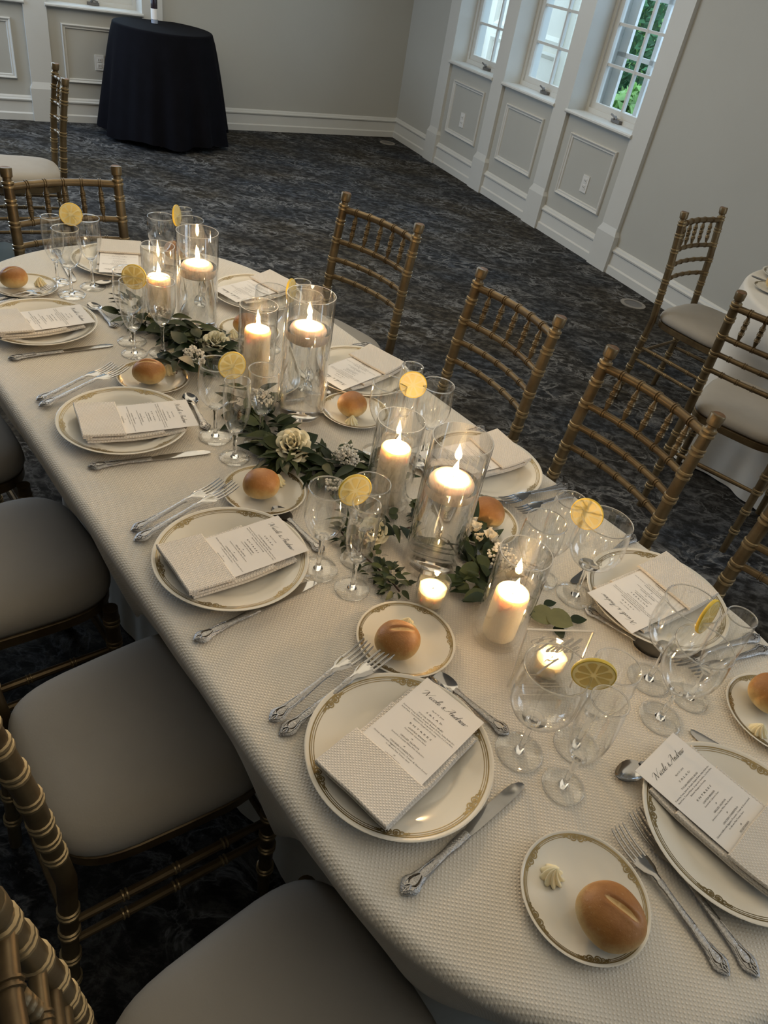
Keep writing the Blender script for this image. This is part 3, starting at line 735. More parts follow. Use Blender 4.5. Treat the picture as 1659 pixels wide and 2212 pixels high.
for i, (k, (u, v)) in enumerate(BREAD.items()):
    lab = 'gold-rimmed bread plate with roll, ' + PH[k]; rz = i * 0.7 + 0.3
    if bp is None: bp = make_plate('bread_plate', lab, 0.0825, 'plate', 'gold-rimmed bread plates'); bp.location = P3(u, v); bp.rotation_euler = (0, 0, rz)
    else: dup(bp, P3(u, v), rz, lab)
PB = 0.0052 + TZ
# ---- bread rolls
def make_roll(label, cut=1.0):
    b = MB(); nu, nv = 40, 22
    def pt(i, j):
        a = 2 * PI * i; q = PI * j; z = -math.cos(q); r = math.sin(q) ** 0.82
        x, y = 0.0365 * r * math.cos(a), 0.0350 * r * math.sin(a)
        zz = 0.024 + (0.026 * z if z > 0 else 0.022 * max(z, -1))
        zz = max(zz, 0.0005) * 1.10
        if zz < 0.006: x *= 0.93; y *= 0.93
        w = 0.0012 * math.sin(3 * a + 1) * r
        e = max(0, 1 - ((x + 0.004) / 0.022) ** 2) * (1 if z > 0.2 else 0)
        d = math.exp(-(y / 0.0035) ** 2) * e; d2 = math.exp(-((abs(y) - 0.0065) / 0.003) ** 2) * e
        return (x + w, y + w * 0.5, zz - cut * (0.0042 * d - 0.0010 * d2))
    b.grid(96, 60, pt)
    me = b.mesh('roll', 180); bm = bmesh.new(); bm.from_mesh(me); bmesh.ops.remove_doubles(bm, verts=bm.verts, dist=1e-5); bmesh.ops.recalc_face_normals(bm, faces=bm.faces); bm.to_mesh(me); bm.free()
    me.materials.append(m_crust_cut if cut > 0.5 else m_crust)
    for p in me.polygons:
        c = p.center
        p.use_smooth = True
    o = link('bread_roll', me); return tag(o, label, 'bread roll', 'round bread rolls')
ROLL = {'N': (-0.047, 0.563, 150, 1.12), 'L1': (-0.518, 0.618, 195, 1.0), 'L2': (-0.968, 0.640, 40, 1.0), 'L3': (-1.452, 0.633, 20, 1.0), 'F': (-2.050, 0.528, 60, 0.98), 'R2': (-0.686, 0.994, 120, 1.0),
        'R3': (-1.140, 0.990, 80, 1.0), 'R4': (-1.595, 0.975, 10, 1.0), 'R1': (-0.108, 1.085, 70, 1.0)}
r0_ = None
for k, (u, v, a, s) in ROLL.items():
    lab = 'crusty golden bread roll on bread plate, ' + PH[k]
    if r0_ is None: r0_ = make_roll(lab); o = r0_
    elif k == 'L2': o = r1_ = make_roll(lab, 0.0)
    elif k[0] == 'R': o = r1_.copy(); C.objects.link(o); o['label'] = lab
    else: o = r0_.copy(); C.objects.link(o); o['label'] = lab
    o.location = P3(u, v, PB); o.rotation_euler = (0, 0, math.radians(a)); o.scale = (s, s, s)
o = r0_.copy(); C.objects.link(o); o['label'] = 'crusty golden bread roll behind the tallest far candle vase, far rounded end'; o.location = P3(-2.125, 1.03, PB); o.scale = (1, 1, 1)
lab = 'gold-rimmed bread plate with roll behind the far candle vase, far rounded end'
dup(bp, P3(-2.13, 1.04), 0.4, lab)
# ---- butter rosettes
def make_butter(label):
    b = MB(); n, m = 96, 14; h = 0.024
    def pt(i, j):
        a = 2 * PI * i; z = j * h; R = 0.0185 * (1 - j) ** 0.75 * (0.72 + 0.28 * min(1, j * 5 + 0.25) if j < 0.15 else 1.0)
        lob = 0.5 + 0.5 * math.cos(9 * (a + 0.9 * j)); r = R * (0.66 + 0.36 * lob ** 0.7)
        return (r * math.cos(a), r * math.sin(a), z * (1 - 0.10 * lob * (1 - j)))
    b.grid(n, m, pt)
    o = b.obj('butter_rosette', m_butter, None, 180); return tag(o, label, 'butter', 'piped butter rosettes')
BUT = {'N': (-0.124, 0.556), 'L1': (-0.548, 0.668), 'L2': (-0.985, 0.690), 'L3': (-1.474, 0.690), 'F': (-2.045, 0.592), 'R2': (-0.705, 0.935), 'R3': (-1.105, 0.966), 'R4': (-1.590, 0.930), 'R1': (-0.083, 1.018)}
b0 = None
for i, (k, (u, v)) in enumerate(BUT.items()):
    lab = 'piped butter rosette beside the roll, ' + PH[k]
    if b0 is None: b0 = make_butter(lab); o = b0
    else: o = b0.copy(); C.objects.link(o); o['label'] = lab
    o.location = P3(u, v, PB); o.rotation_euler = (0, 0, i * 0.37)

# ---- lettering
def font_line(txt, height, width=None):
    cu = bpy.data.curves.new('t', 'FONT'); cu.body = txt; cu.size = 1.0; cu.align_x = 'CENTER'; cu.resolution_u = 1
    o = bpy.data.objects.new('t', cu); C.objects.link(o)
    bpy.context.view_layer.update()
    dg = bpy.context.evaluated_depsgraph_get(); me = bpy.data.meshes.new_from_object(o.evaluated_get(dg))
    vs = [v.co.copy() for v in me.vertices]; fs = [tuple(p.vertices) for p in me.polygons]
    x0 = min(v.x for v in vs); x1 = max(v.x for v in vs); cx = (x0 + x1) / 2
    sy = height / 0.73; sx = sy if width is None else width / (x1 - x0)
    bpy.data.objects.remove(o); bpy.data.curves.remove(cu); bpy.data.meshes.remove(me)
    return [((v.x - cx) * sx, v.y * sy, 0) for v in vs], fs
GL = {
 'N': (1.75, [[(-.55, 1.25), (-.45, 1.7), (-.1, 2.0), (.3, 1.95), (.42, 1.6), (.28, .8), (.05, -.05)], [(.42, 1.75), (.7, .9), (.98, .0)], [(.98, .0), (1.2, 1.0), (1.55, 1.95), (1.85, 2.3)]]),
 'i': (.5, [[(-.05, .15), (.2, .85), (.16, .2), (.3, .02), (.55, .3)], [(.30, 1.25), (.36, 1.32)]]),
 'c': (.6, [[(.5, .8), (.3, .95), (.08, .5), (.2, .05), (.42, .1), (.65, .35)]]),
 'o': (.68, [[(.35, .95), (.1, .6), (.15, .1), (.4, .08), (.52, .5), (.36, .95), (.55, .8), (.75, .7)]]),
 'l': (.5, [[(-.05, .2), (.4, 1.2), (.5, 2.0), (.36, 2.15), (.2, 1.4), (.16, .3), (.3, .0), (.58, .3)]]),
 'e': (.62, [[(-.03, .3), (.35, .55), (.4, .9), (.2, .9), (.1, .4), (.25, .02), (.5, .15), (.7, .4)]]),
 '&': (.9, [[(.75, .45), (.5, .05), (.2, .1), (.15, .4), (.55, .85), (.5, 1.1), (.3, 1.0), (.4, .5), (.75, .0)]]),
 'A': (1.35, [[(-.45, .15), (-.2, .0), (.2, .6), (.65, 1.6), (.95, 2.2)], [(.95, 2.2), (.90, 1.1), (.98, .05)], [(.1, .75), (.6, .9), (1.35, .85)], [(.0, 1.9), (.45, 2.25), (.95, 2.2)]]),
 'n': (.85, [[(-.03, .3), (.14, .9), (.1, .0)], [(.1, .1), (.3, .75), (.45, .9), (.5, .5), (.5, .1), (.65, .08), (.88, .4)]]),
 'd': (.85, [[(.5, .8), (.25, .95), (.05, .4), (.2, .02), (.45, .4), (.78, 2.1)], [(.78, 2.1), (.62, .9), (.6, .1), (.75, .06), (.92, .35)]]),
 'r': (.65, [[(-.03, .3), (.2, .9), (.25, 1.05), (.34, .85), (.5, .85), (.44, .3), (.5, .04), (.7, .3)]]),
 'w': (1.1, [[(-.03, .7), (.1, .9), (.1, .2), (.25, .05), (.45, .5), (.5, .9), (.47, .3), (.6, .05), (.85, .5), (.9, .95), (1.15, .8)]]),
 'T': (1.15, [[(-.75, 1.35), (-.9, 1.7), (-.5, 2.05), (-.1, 1.75), (-.45, 1.45), (-.1, 1.9), (.5, 2.1), (1.1, 1.95), (1.55, 2.25)], [(.75, 2.05), (.55, 1.0), (.35, .2), (.1, .0), (-.1, .2)]]),
 'a': (.75, [[(.5, .85), (.25, .95), (.05, .4), (.2, .02), (.45, .45), (.55, .9), (.5, .25), (.62, .04), (.82, .3)]]),
 'b': (.7, [[(-.03, .3), (.35, 1.2), (.45, 2.0), (.3, 2.15), (.15, 1.2), (.12, .15), (.32, .02), (.5, .45), (.36, .8), (.5, .7), (.75, .65)]]),
 '7': (1.2, [[(0, 1.75), (.1, 2.05), (.45, 1.9), (.8, 2.0), (1.15, 2.2), (.8, 1.5), (.55, .8), (.35, 0)]]), ' ': (.55, [])}
def script(txt, xh, slant=0.35, nib=0.16, thin=0.035):
    b = MB(); x = 0.0; nv = Vector((math.cos(0.75), math.sin(0.75), 0)); segs = []
    for ch in txt:
        adv, st = GL[ch]
        for pts in st: segs.append([Vector((x + p.x + slant * p.y, p.y, 0)) for p in spline([(a, c, 0) for a, c in pts], 7)])
        x += adv
    xs = [p.x for s in segs for p in s]; cx = (min(xs) + max(xs)) / 2
    for s in segs:
        v = []
        for i, p in enumerate(s):
            t = (s[min(i + 1, len(s) - 1)] - s[max(i - 1, 0)]).normalized(); nn = Vector((-t.y, t.x, 0))
            w = thin + nib * 0.5 * max(0, -t.y) ** 1.5
            v += [p - nn * w, p + nn * w]
        b.add([((q.x - cx) * xh, q.y * xh, 0) for q in v], [(2 * i, 2 * i + 1, 2 * i + 3, 2 * i + 2) for i in range(len(s) - 1)])
    return b.v, b.f
def xform(vf, dx, dy, dz, sx=1.0): return [(x * sx + dx, y + dy, z + dz) for x, y, z in vf[0]], vf[1]

# ---- napkin and menu (local: +y from the diner to the table centre)
def sag(y): return 0.0196 - 0.009 * max(0, 1 - (y / 0.112) ** 2)
def slab(b, uvs, x0, x1, y0, y1, za, zb, nx=8, ny=14, wob=0.0006, seed=1):
    rnd = random.Random(seed); ph = rnd.uniform(0, 6)
    rows = []
    def rim(ins):
        pts = []
        X0, X1, Y0, Y1 = x0 + ins, x1 - ins, y0 + ins, y1 - ins
        for i in range(nx): pts.append((X0 + (X1 - X0) * i / nx, Y0))
        for i in range(ny): pts.append((X1, Y0 + (Y1 - Y0) * i / ny))
        for i in range(nx): pts.append((X1 - (X1 - X0) * i / nx, Y1))
        for i in range(ny): pts.append((X0, Y1 - (Y1 - Y0) * i / ny))
        return pts
    h = zb - za; secs = []
    for ins, z in ((0.0016, za), (0.0, za + h * 0.25), (0.0, za + h * 0.72), (0.0016, zb)):
        secs.append([(x + wob * math.sin(60 * y + ph), y + wob * math.sin(70 * x + ph), sag(y) + z) for x, y in rim(ins)])
    n0 = len(b.v); b.loft(secs, cap=False)
    uvs += [(p[0] + p[2], p[1]) for s_ in secs for p in s_]
    for z, ins in ((za, 0.0016), (zb, 0.0016)):
        X0, X1, Y0, Y1 = x0 + ins, x1 - ins, y0 + ins, y1 - ins
        def g(i, j): 
            x, y = X0 + (X1 - X0) * i, Y0 + (Y1 - Y0) * j
            ed = 0 if i in (0, 1) or j in (0, 1) else 1
            xx = x + wob * math.sin(60 * y + ph); yy = y + wob * math.sin(70 * x + ph)
            return (xx, yy, sag(y) + z + ed * 0.0009 * math.sin(90 * x + 50 * y + ph))
        b.grid(nx, ny, g)
        uvs += [(X0 + (X1 - X0) * i / nx, Y0 + (Y1 - Y0) * j / ny) for j in range(ny + 1) for i in range(nx + 1)]
def slab_obj(name, parent, boxes):
    b = MB(); uvs = []
    for k, q in enumerate(boxes): slab(b, uvs, *q, seed=k + 3)
    me = b.mesh(name, 50); ul = me.uv_layers.new(name='UVMap')
    for l in me.loops: ul.data[l.index].uv = uvs[l.vertex_index]
    return link(name, me, m_napkin, parent)
def make_napkin(label):
    t = thing('folded_napkin', label, 'napkin', (0, 0, 0), 0, 'folded pocket napkins')
    slab_obj('under_fold', t, [(-0.0615, 0.0635, -0.098, 0.098, 0.0, 0.005)])
    slab_obj('middle_fold', t, [(-0.0625, 0.0625, -0.100, 0.055, 0.0056, 0.0105)])
    slab_obj('pocket_fold', t, [(-0.0645, 0.0640, -0.106, -0.022, 0.0152, 0.0205)])
    slab_obj('fold_edge', t, [(-0.0640, 0.0635, -0.1055, -0.088, 0.0105, 0.0150)])
    return t
MENU = [(0.043, 'April 27, 2024', .0022, .022), (0.0520, 'S A L A D', .0028, .030), (0.0605, 'TUSCAN WEDDING SALAD', .0026, .046),
        (0.0650, 'Featuring Young Spinach, Arugula, Belgian Endive, Italian Radicchio,', .0023, .096), (0.0695, 'Asian Pears, Toasted Walnuts, Gorgonzola Crumbles, in a Port Wine', .0023, .096), (0.0740, 'Balsamic Vinaigrette Dressing', .0023, .042),
        (0.0840, 'E N T R E E S', .0028, .040), (0.0915, 'CHATEAUBRIAND', .0026, .034), (0.0958, 'Served with Cabernet Sauce', .0023, .040), (0.1085, 'GRILLED SALMON', .0026, .034), (0.1128, 'Served in a Creamy White Wine Reduction', .0023, .060),
        (0.1255, 'CHICKEN SORRENTINO', .0026, .044), (0.1298, 'Chicken Stuffed with Eggplant, Prosciutto, Tomato & Cheese Served', .0023, .098), (0.1343, 'in a Brown Plum Tomato Sauce', .0023, .043), (0.1465, 'VEGETARIAN', .0026, .026), (0.1508, 'Eggplant Napoleon', .0023, .028)]
def make_menu(label):
    t = thing('menu_card', label, 'menu', (0, 0, 0), 0, 'printed menu cards')
    tilt = lambda y: 0.0246 + 0.014 * max(0.0, y - 0.05)
    b = MB(); y0, y1 = -0.055, 0.127
    b.grid(6, 10, lambda i, j: (-0.0545 + 0.109 * i, y0 + (y1 - y0) * j, tilt(y0 + (y1 - y0) * j)))
    b.grid(6, 10, lambda i, j: (-0.0545 + 0.109 * i, y0 + (y1 - y0) * j, tilt(y0 + (y1 - y0) * j) - 0.0004))
    b.obj('card', m_paper, t, 60)
    q = MB()
    q.add(*xform(script('Nicole & Andrew', 0.0058, thin=0.030, nib=0.07), 0, 0, 0))
    xs = [p[0] for p in q.v]; sc = 0.084 / (max(xs) - min(xs)); q.v = [(x * sc, y1 - 0.0285 + y * 0.85, 0) for x, y, z in q.v]
    q2 = MB(); q2.v, q2.f = [(x, y, tilt(y) + 0.0003) for x, y, z in q.v], q.f
    q2.obj('script_heading', m_ink, t, 0)
    q = MB()
    for d, s, h, w in MENU: q.add(*xform(font_line(s, h, w), 0, y1 - d, 0))
    for d in (0.1028, 0.1200, 0.1412): q.add(*xform(script('or', 0.0019, thin=0.05, nib=0.08), 0, y1 - d, 0))
    q.v = [(x, y, tilt(y) + 0.0003) for x, y, z in q.v]
    o = q.obj('printed_text', m_ink, t, 0); o['kind'] = 'stuff'
    return t
NAP = {'L1': ((-0.347, 0.400), (-0.385, 0.623)), 'L2': ((-0.829, 0.393), (-0.822, 0.619)), 'L3': ((-1.314, 0.420), (-1.264, 0.645)), 'L4': ((-1.800, 0.400), (-1.797, 0.626)),
       'R1': ((-0.352, 1.229), (-0.375, 0.995)), 'R2': ((-0.838, 1.233), (-0.868, 1.002)), 'R3': ((-1.308, 1.232), (-1.265, 1.004)), 'R4': ((-1.835, 1.243), (-1.792, 1.015)),
       'N': ((0.074, 0.832), (-0.155, 0.819)), 'F': ((-2.225, 0.893), (-2.018, 0.803))}
n0_ = mn0 = None
for k, (a, c) in NAP.items():
    a, c = Vector(a), Vector(c); d = (c - a).normalized(); o2 = c - d * 0.127
    rz = rotz(math.degrees(math.atan2(d.y, d.x))); loc = P3(o2.x, o2.y, TZ + 0.0015)
    lab = 'folded damask napkin holding a menu, ' + PH[k]; lab2 = 'printed white menu card tucked in napkin, ' + PH[k]
    if n0_ is None:
        n0_ = make_napkin(lab); mn0 = make_menu(lab2)
        for o in (n0_, mn0): o.location = loc; o.rotation_euler = (0, 0, rz)
    else: dup(n0_, loc, rz, lab); dup(mn0, loc, rz, lab2)

# ---- cutlery (local +y from handle end to tip)
def ell(y, w, z, h, n=10): return [(w * math.cos(2 * PI * k / n), y, z + h * math.sin(2 * PI * k / n)) for k in range(n)]
def ornate_handle(b, y0, L, knife=False):
    tab = [(0.0, .0015, .0032, .0012), (.02, .0050, .0034, .0018), (.06, .0090, .0036, .0024), (.11, .0124, .0038, .0026), (.16, .0122, .0040, .0026), (.22, .0092, .0042, .0025), (.34, .0070, .0046, .0026),
           (.50, .0062, .0056, .0027), (.66, .0052, .0066, .0027), (.80, .0044, .0082, .0025), (.90, .0046, .0092, .0024), (.95, .0060, .0095, .0026), (1.0, .0050, .0098, .0024)]
    if knife: tab = [(a, w * 1.05 if a < .7 else max(w, .0072), .0042, h * 1.5) for a, w, z, h in tab]
    b.loft([ell(y0 + a * L, w, z, h) for a, w, z, h in tab])
    # relief scrolls near the end
    for s in (-1, 1):
        z = 0.0068 if not knife else 0.0082
        b.tube([(s * .0018, y0 + .05 * L, z), (s * .0070, y0 + .10 * L, z - .001), (s * .0076, y0 + .17 * L, z - .0008), (s * .0040, y0 + .26 * L, z - .0004), (s * .0052, y0 + .36 * L, z - .0004), (s * .0036, y0 + .5 * L, z + .0004)], .0009, 5)
        b.tube([(s * .0012, y0 + .03 * L, z - .001), (s * .0040, y0 + .07 * L, z), (s * .0010, y0 + .12 * L, z + .0006)], .0011, 5)
    b.tube([(0, y0 + .02 * L, .0066), (0, y0 + .09 * L, .0078 if knife else .0066)], .0013, 6)
def slot_inlays(parent, y0, L, knife=False):
    b = MB(); z = 0.0066 if not knife else 0.0084
    for s in (-1, 1):
        b.tube([(s * .0022, y0 + .115 * L, z - .0004), (s * .0052, y0 + .15 * L, z - .0008), (s * .0058, y0 + .19 * L, z - .0008), (s * .0040, y0 + .24 * L, z - .0004), (s * .0016, y0 + .275 * L, z)], [.0004, .0014, .0016, .0013, .0004], 6, flat=0.6)
    b.obj('slot_shade_inlay', m_dark, parent, 40)  # dark raised inlays paint the shade of openings; the handle stays solid
def make_fork(label, L):
    t = thing('fork', label, 'fork', (0, 0, 0), 0, 'ornate forks'); k = L / 0.225
    y0 = -L / 2; hl = 0.135 * k
    b = MB(); ornate_handle(b, y0, hl); h = b.obj('handle', m_steel_orn, t, 35); slot_inlays(h, y0, hl)
    b = MB(); yb = y0 + hl
    b.loft([ell(yb - .002, .0048, .0098, .0023), ell(yb + .008 * k, .0052, .0105, .002), ell(yb + .018 * k, .0100, .0092, .0014), ell(yb + .030 * k, .0124, .0068, .0011), ell(yb + .040 * k, .0128, .0054, .0010)])
    for i in range(4):
        x = (-0.0107 + 0.00713 * i)
        b.tube([(x * .95, yb + .036 * k, .0056), (x, yb + .055 * k, .0050), (x * 1.0, yb + .072 * k, .0068), (x * 0.98, yb + .086 * k, .0102), (x * .97, yb + .090 * k, .0116)], [.0023, .0019, .0017, .0014, .0006], 8, flat=0.7)
    b.obj('tined_head', m_steel, t, 40); return t
def make_knife(label):
    t = thing('dinner_knife', label, 'knife', (0, 0, 0), 0, 'ornate dinner knives'); L = 0.243; y0 = -L / 2; hl = 0.122
    b = MB(); ornate_handle(b, y0, hl, True); h = b.obj('handle', m_steel_orn, t, 35); slot_inlays(h, y0, hl, True)
    b = MB(); yb = y0 + hl - .002
    def sec(y, xl, xr, z, th): return [(xl, y, z), (xl * .5 + xr * .5, y, z + th), (xr, y, z + th), (xr, y, z - th), (xl * .5 + xr * .5, y, z - th)]
    b.loft([sec(yb, -.0055, .0055, .0042, .0022), sec(yb + .008, -.0065, .0065, .004, .0016), sec(yb + .02, -.0090, .0070, .0036, .0011), sec(yb + .06, -.0100, .0078, .0030, .0009), sec(yb + .09, -.0102, .0080, .0026, .0008), sec(yb + .108, -.0088, .0078, .0024, .0007), sec(yb + .118, -.0045, .0066, .0023, .0006), sec(yb + .122, .0000, .0045, .0023, .0004)])
    b.obj('blade', m_steel, t, 30); return t
def make_spoon(label):
    t = thing('teaspoon', label, 'spoon', (0, 0, 0), 0, 'ornate teaspoons'); L = 0.155; y0 = -L / 2; hl = 0.104
    b = MB(); ornate_handle(b, y0, hl); h = b.obj('handle', m_steel_orn, t, 35); slot_inlays(h, y0, hl)
    b = MB(); n, m = 24, 6
    def pt(i, j, dz=0):
        a = 2 * PI * i; r = j; y = y0 + hl + 0.022 + 0.026 * r * -math.cos(a) * (1.0); x = 0.0165 * r * math.sin(a) * (1 - 0.12 * -math.cos(a) * r)
        return (x, y, 0.0022 + 0.0068 * r ** 2.2 + dz)
    b.grid(n, m, lambda i, j: pt(i, j)); b.grid(n, m, lambda i, j: pt(i, j, -0.0009))
    b.obj('bowl', m_steel, t, 60); return t
def place_line(o_fn, first, lab, a, c, z=TZ, tilt=0.0, center=True):
    a, c = Vector(a), Vector(c); d = (c - a).normalized(); m_ = (a + c) / 2
    rz = rotz(math.degrees(math.atan2(d.y, d.x)))
    if first is None: o = o_fn(lab); o.location = P3(m_.x, m_.y, z); o.rotation_euler = (0, 0, rz)
    else: o = dup(first, P3(m_.x, m_.y, z), rz, lab)
    if tilt: o.rotation_euler = (tilt, 0, rz)
    return o
KN = {'L1': ((-0.219, 0.384), (-0.238, 0.626)), 'L2': ((-0.699, 0.359), (-0.716, 0.599)), 'L3': ((-1.196, 0.390), (-1.146, 0.625)), 'L4': ((-1.671, 0.392), (-1.659, 0.633)),
      'N': ((0.085, 0.990), (-0.150, 0.925)), 'R1': ((-0.500, 1.262), (-0.474, 1.024)), 'R2': ((-0.958, 1.264), (-0.956, 1.024)), 'R3': ((-1.424, 1.272), (-1.450, 1.034)), 'F': ((-2.290, 0.720), (-2.050, 0.686))}
k0 = None
for k, (a, c) in KN.items():
    o = place_line(make_knife, k0, 'ornate silver dinner knife, ' + PH[k], a, c); k0 = k0 or o
FK = {'L1': (((-0.511, 0.379), (-0.538, 0.576), 0.026), ((-0.486, 0.379), (-0.508, 0.603), 0.036)), 'L2': (((-0.983, 0.383), (-1.008, 0.580), 0.030), ((-0.955, 0.374), (-0.988, 0.599), 0.030)),
      'L3': (((-1.469, 0.383), (-1.515, 0.582), 0.026), ((-1.442, 0.380), (-1.494, 0.602), 0.026)), 'L4': (((-1.975, 0.412), (-2.021, 0.611), 0), ((-1.953, 0.408), (-2.002, 0.629), 0)),
      'N': (((0.079, 0.651), (-0.117, 0.684), 0), ((0.102, 0.681), (-0.117, 0.725), 0)), 'R2': (((-0.664, 1.254), (-0.660, 1.056), 0.026), ((-0.693, 1.270), (-0.699, 1.046), 0.030)),
      'R1': (((-0.170, 1.222), (-0.212, 1.030), 0), ((-0.195, 1.236), (-0.248, 1.020), 0))}
fa = fb = None
for k, (s1, s2) in FK.items():
    o = place_line(lambda l: make_fork(l, 0.200), fa, 'smaller outer salad fork, ' + PH[k], s1[0], s1[1], TZ + (0.012 if s1[2] else 0), s1[2] * 4 if s1[2] else 0); fa = fa or o
    o = place_line(lambda l: make_fork(l, 0.225), fb, 'longer inner dinner fork, ' + PH[k], s2[0], s2[1], TZ + (0.013 if s2[2] else 0), s2[2] * 3.6 if s2[2] else 0); fb = fb or o
SP = {'L1': ((-0.305, 0.667), (-0.457, 0.638)), 'L2': ((-0.772, 0.654), (-0.926, 0.641)), 'L3': ((-1.222, 0.659), (-1.374, 0.686)), 'L4': ((-1.744, 0.678), (-1.899, 0.669)), 'N': ((-0.135, 0.897), (-0.165, 0.745)),
      'R1': ((-0.416, 0.992), (-0.263, 1.010)), 'R2': ((-0.790, 0.978), (-0.942, 1.006)), 'R3': ((-1.372, 0.975), (-1.222, 0.990)), 'R4': ((-1.712, 0.919), (-1.842, 1.000)), 'F': ((-2.005, 0.880), (-2.010, 0.725))}
s0 = None
for k, (a, c) in SP.items():
    o = place_line(make_spoon, s0, 'ornate silver teaspoon above the plate, ' + PH[k], a, c); s0 = s0 or o

# ---- glasses
BOWL = {'goblet': [(0, .10), (.04, .32), (.10, .53), (.20, .76), (.32, .92), (.45, 1.0), (.58, 1.0), (.75, .975), (.90, .945), (1.0, .93)],
        'wine': [(0, .10), (.05, .30), (.12, .50), (.25, .74), (.42, .93), (.58, 1.0), (.75, .99), (.90, .965), (1.0, .95)],
        'flute': [(0, .12), (.03, .30), (.08, .50), (.18, .72), (.32, .90), (.48, .99), (.60, 1.0), (.78, .97), (.90, .93), (1.0, .89)]}
NAME = {'goblet': ('water_goblet', 'large clear water goblet'), 'wine': ('wine_glass', 'smaller clear wine glass'), 'flute': ('champagne_flute', 'slim clear champagne flute')}
def make_glass(kind, key, u, v, h, rim):
    nm, desc = NAME[kind]
    t = thing(nm, '%s, %s' % (desc, PH[key]), 'glass', P3(u, v), 0, {'goblet': 'water goblets', 'wine': 'wine glasses', 'flute': 'champagne flutes'}[kind])
    fr = {'goblet': 0.0355, 'wine': 0.034, 'flute': 0.031}[kind]
    zb = {'goblet': 0.072, 'wine': 0.070, 'flute': 0.058}[kind] * h / 0.18
    tab = BOWL[kind]; mx = rim / tab[-1][1]
    def r_at(q): return mx * interp(tab, q)
    qs = [0, .02, .05, .09, .14, .2, .27, .35, .44, .54, .64, .74, .84, .92, 1.0]
    # smooth the table by cosine sampling
    out = [(max(r_at(q), 0.0046), zb + (h - zb) * q) for q in qs]
    inn = [(max(r - 0.0011, 0.0), z) for r, z in out[1:]]
    inn = [(0, zb + (h - zb) * 0.08)] + [(r, max(z, zb + (h - zb) * 0.08)) for r, z in inn[0:]]
    prof = out + [(rim + 0.0002, h + 0.0006), (rim - 0.0008, h + 0.0006)] + inn[::-1]
    MB().lathe(prof, 40).obj('bowl', m_glass, t, 70)
    MB().lathe([(rim - 0.0004 + 0.0011 * math.cos(2 * PI * k / 8), h + 0.0004 + 0.0011 * math.sin(2 * PI * k / 8)) for k in range(9)], 40).obj('rim', m_stem, t, 180)
    st = [(0, 0.0035), (0.009, 0.0036), (0.0058, 0.008), (0.0044, 0.016), (0.0037, zb * 0.55), (0.0040, zb * 0.85), (0.0060, zb * 0.96)] + [(r_at(q) * 0.97, zb + (h - zb) * q) for q in (0.01, 0.03, 0.06)] + [(r_at(0.06) * 0.6, zb + (h - zb) * 0.052), (0, zb + (h - zb) * 0.045)]
    MB().lathe(st, 20).obj('stem', m_stem, t, 80)
    MB().lathe([(0, 0.0002), (fr - 0.0008, 0.0002), (fr, 0.0010), (fr - 0.0008, 0.0018), (0.020, 0.0030), (0.0095, 0.0044), (0, 0.0046)], 40).obj('foot', m_glass, t, 70)
    MB().lathe([(fr - 0.0009 + 0.0011 * math.cos(2 * PI * k / 8), 0.0013 + 0.0011 * math.sin(2 * PI * k / 8)) for k in range(9)], 40).obj('foot_edge', m_stem, t, 180)
    return t
GLS = [('L1', 'goblet', -0.277, 0.661, 0.188, 0.0445), ('L1', 'wine', -0.236, 0.744, 0.183, 0.0325), ('L1', 'flute', -0.202, 0.674, 0.195, 0.0248),
       ('L2', 'goblet', -0.742, 0.622, 0.182, 0.0335), ('L2', 'wine', -0.729, 0.703, 0.174, 0.0334), ('L2', 'flute', -0.672, 0.646, 0.189, 0.0232),
       ('L3', 'goblet', -1.194, 0.663, 0.176, 0.0350), ('L3', 'flute', -1.107, 0.661, 0.182, 0.0250), ('L3', 'wine', -1.133, 0.738, 0.178, 0.0322),
       ('L4', 'goblet', -1.663, 0.684, 0.184, 0.0360), ('L4', 'flute', -1.601, 0.663, 0.186, 0.0260), ('L4', 'wine', -1.582, 0.728, 0.185, 0.0330),
       ('N', 'goblet', -0.250, 0.957, 0.182, 0.0420), ('N', 'wine', -0.192, 0.905, 0.172, 0.0430), ('N', 'flute', -0.188, 0.986, 0.194, 0.0226),
       ('R1', 'goblet', -0.450, 1.003, 0.179, 0.0450), ('R1', 'wine', -0.508, 0.912, 0.172, 0.0355), ('R1', 'flute', -0.514, 0.978, 0.190, 0.0280),
       ('R2', 'goblet', -0.934, 1.040, 0.182, 0.0357), ('R2', 'wine', -0.992, 0.957, 0.172, 0.0363), ('R2', 'flute', -1.008, 1.030, 0.190, 0.0231),
       ('R3', 'wine', -1.505, 0.986, 0.166, 0.0400), ('R3', 'goblet', -1.413, 1.030, 0.182, 0.0390), ('R3', 'flute', -1.470, 1.050, 0.190, 0.0240),
       ('R4', 'wine', -2.035, 0.942, 0.172, 0.0370), ('R4', 'goblet', -1.965, 1.000, 0.182, 0.0370), ('R4', 'flute', -2.030, 1.012, 0.190, 0.0232),
       ('F', 'flute', -2.062, 0.645, 0.180, 0.0250), ('F', 'goblet', -1.972, 0.650, 0.180, 0.0335), ('F', 'wine', -2.008, 0.722, 0.190, 0.0315)]
for g_ in GLS: make_glass(g_[1], g_[0], *g_[2:])
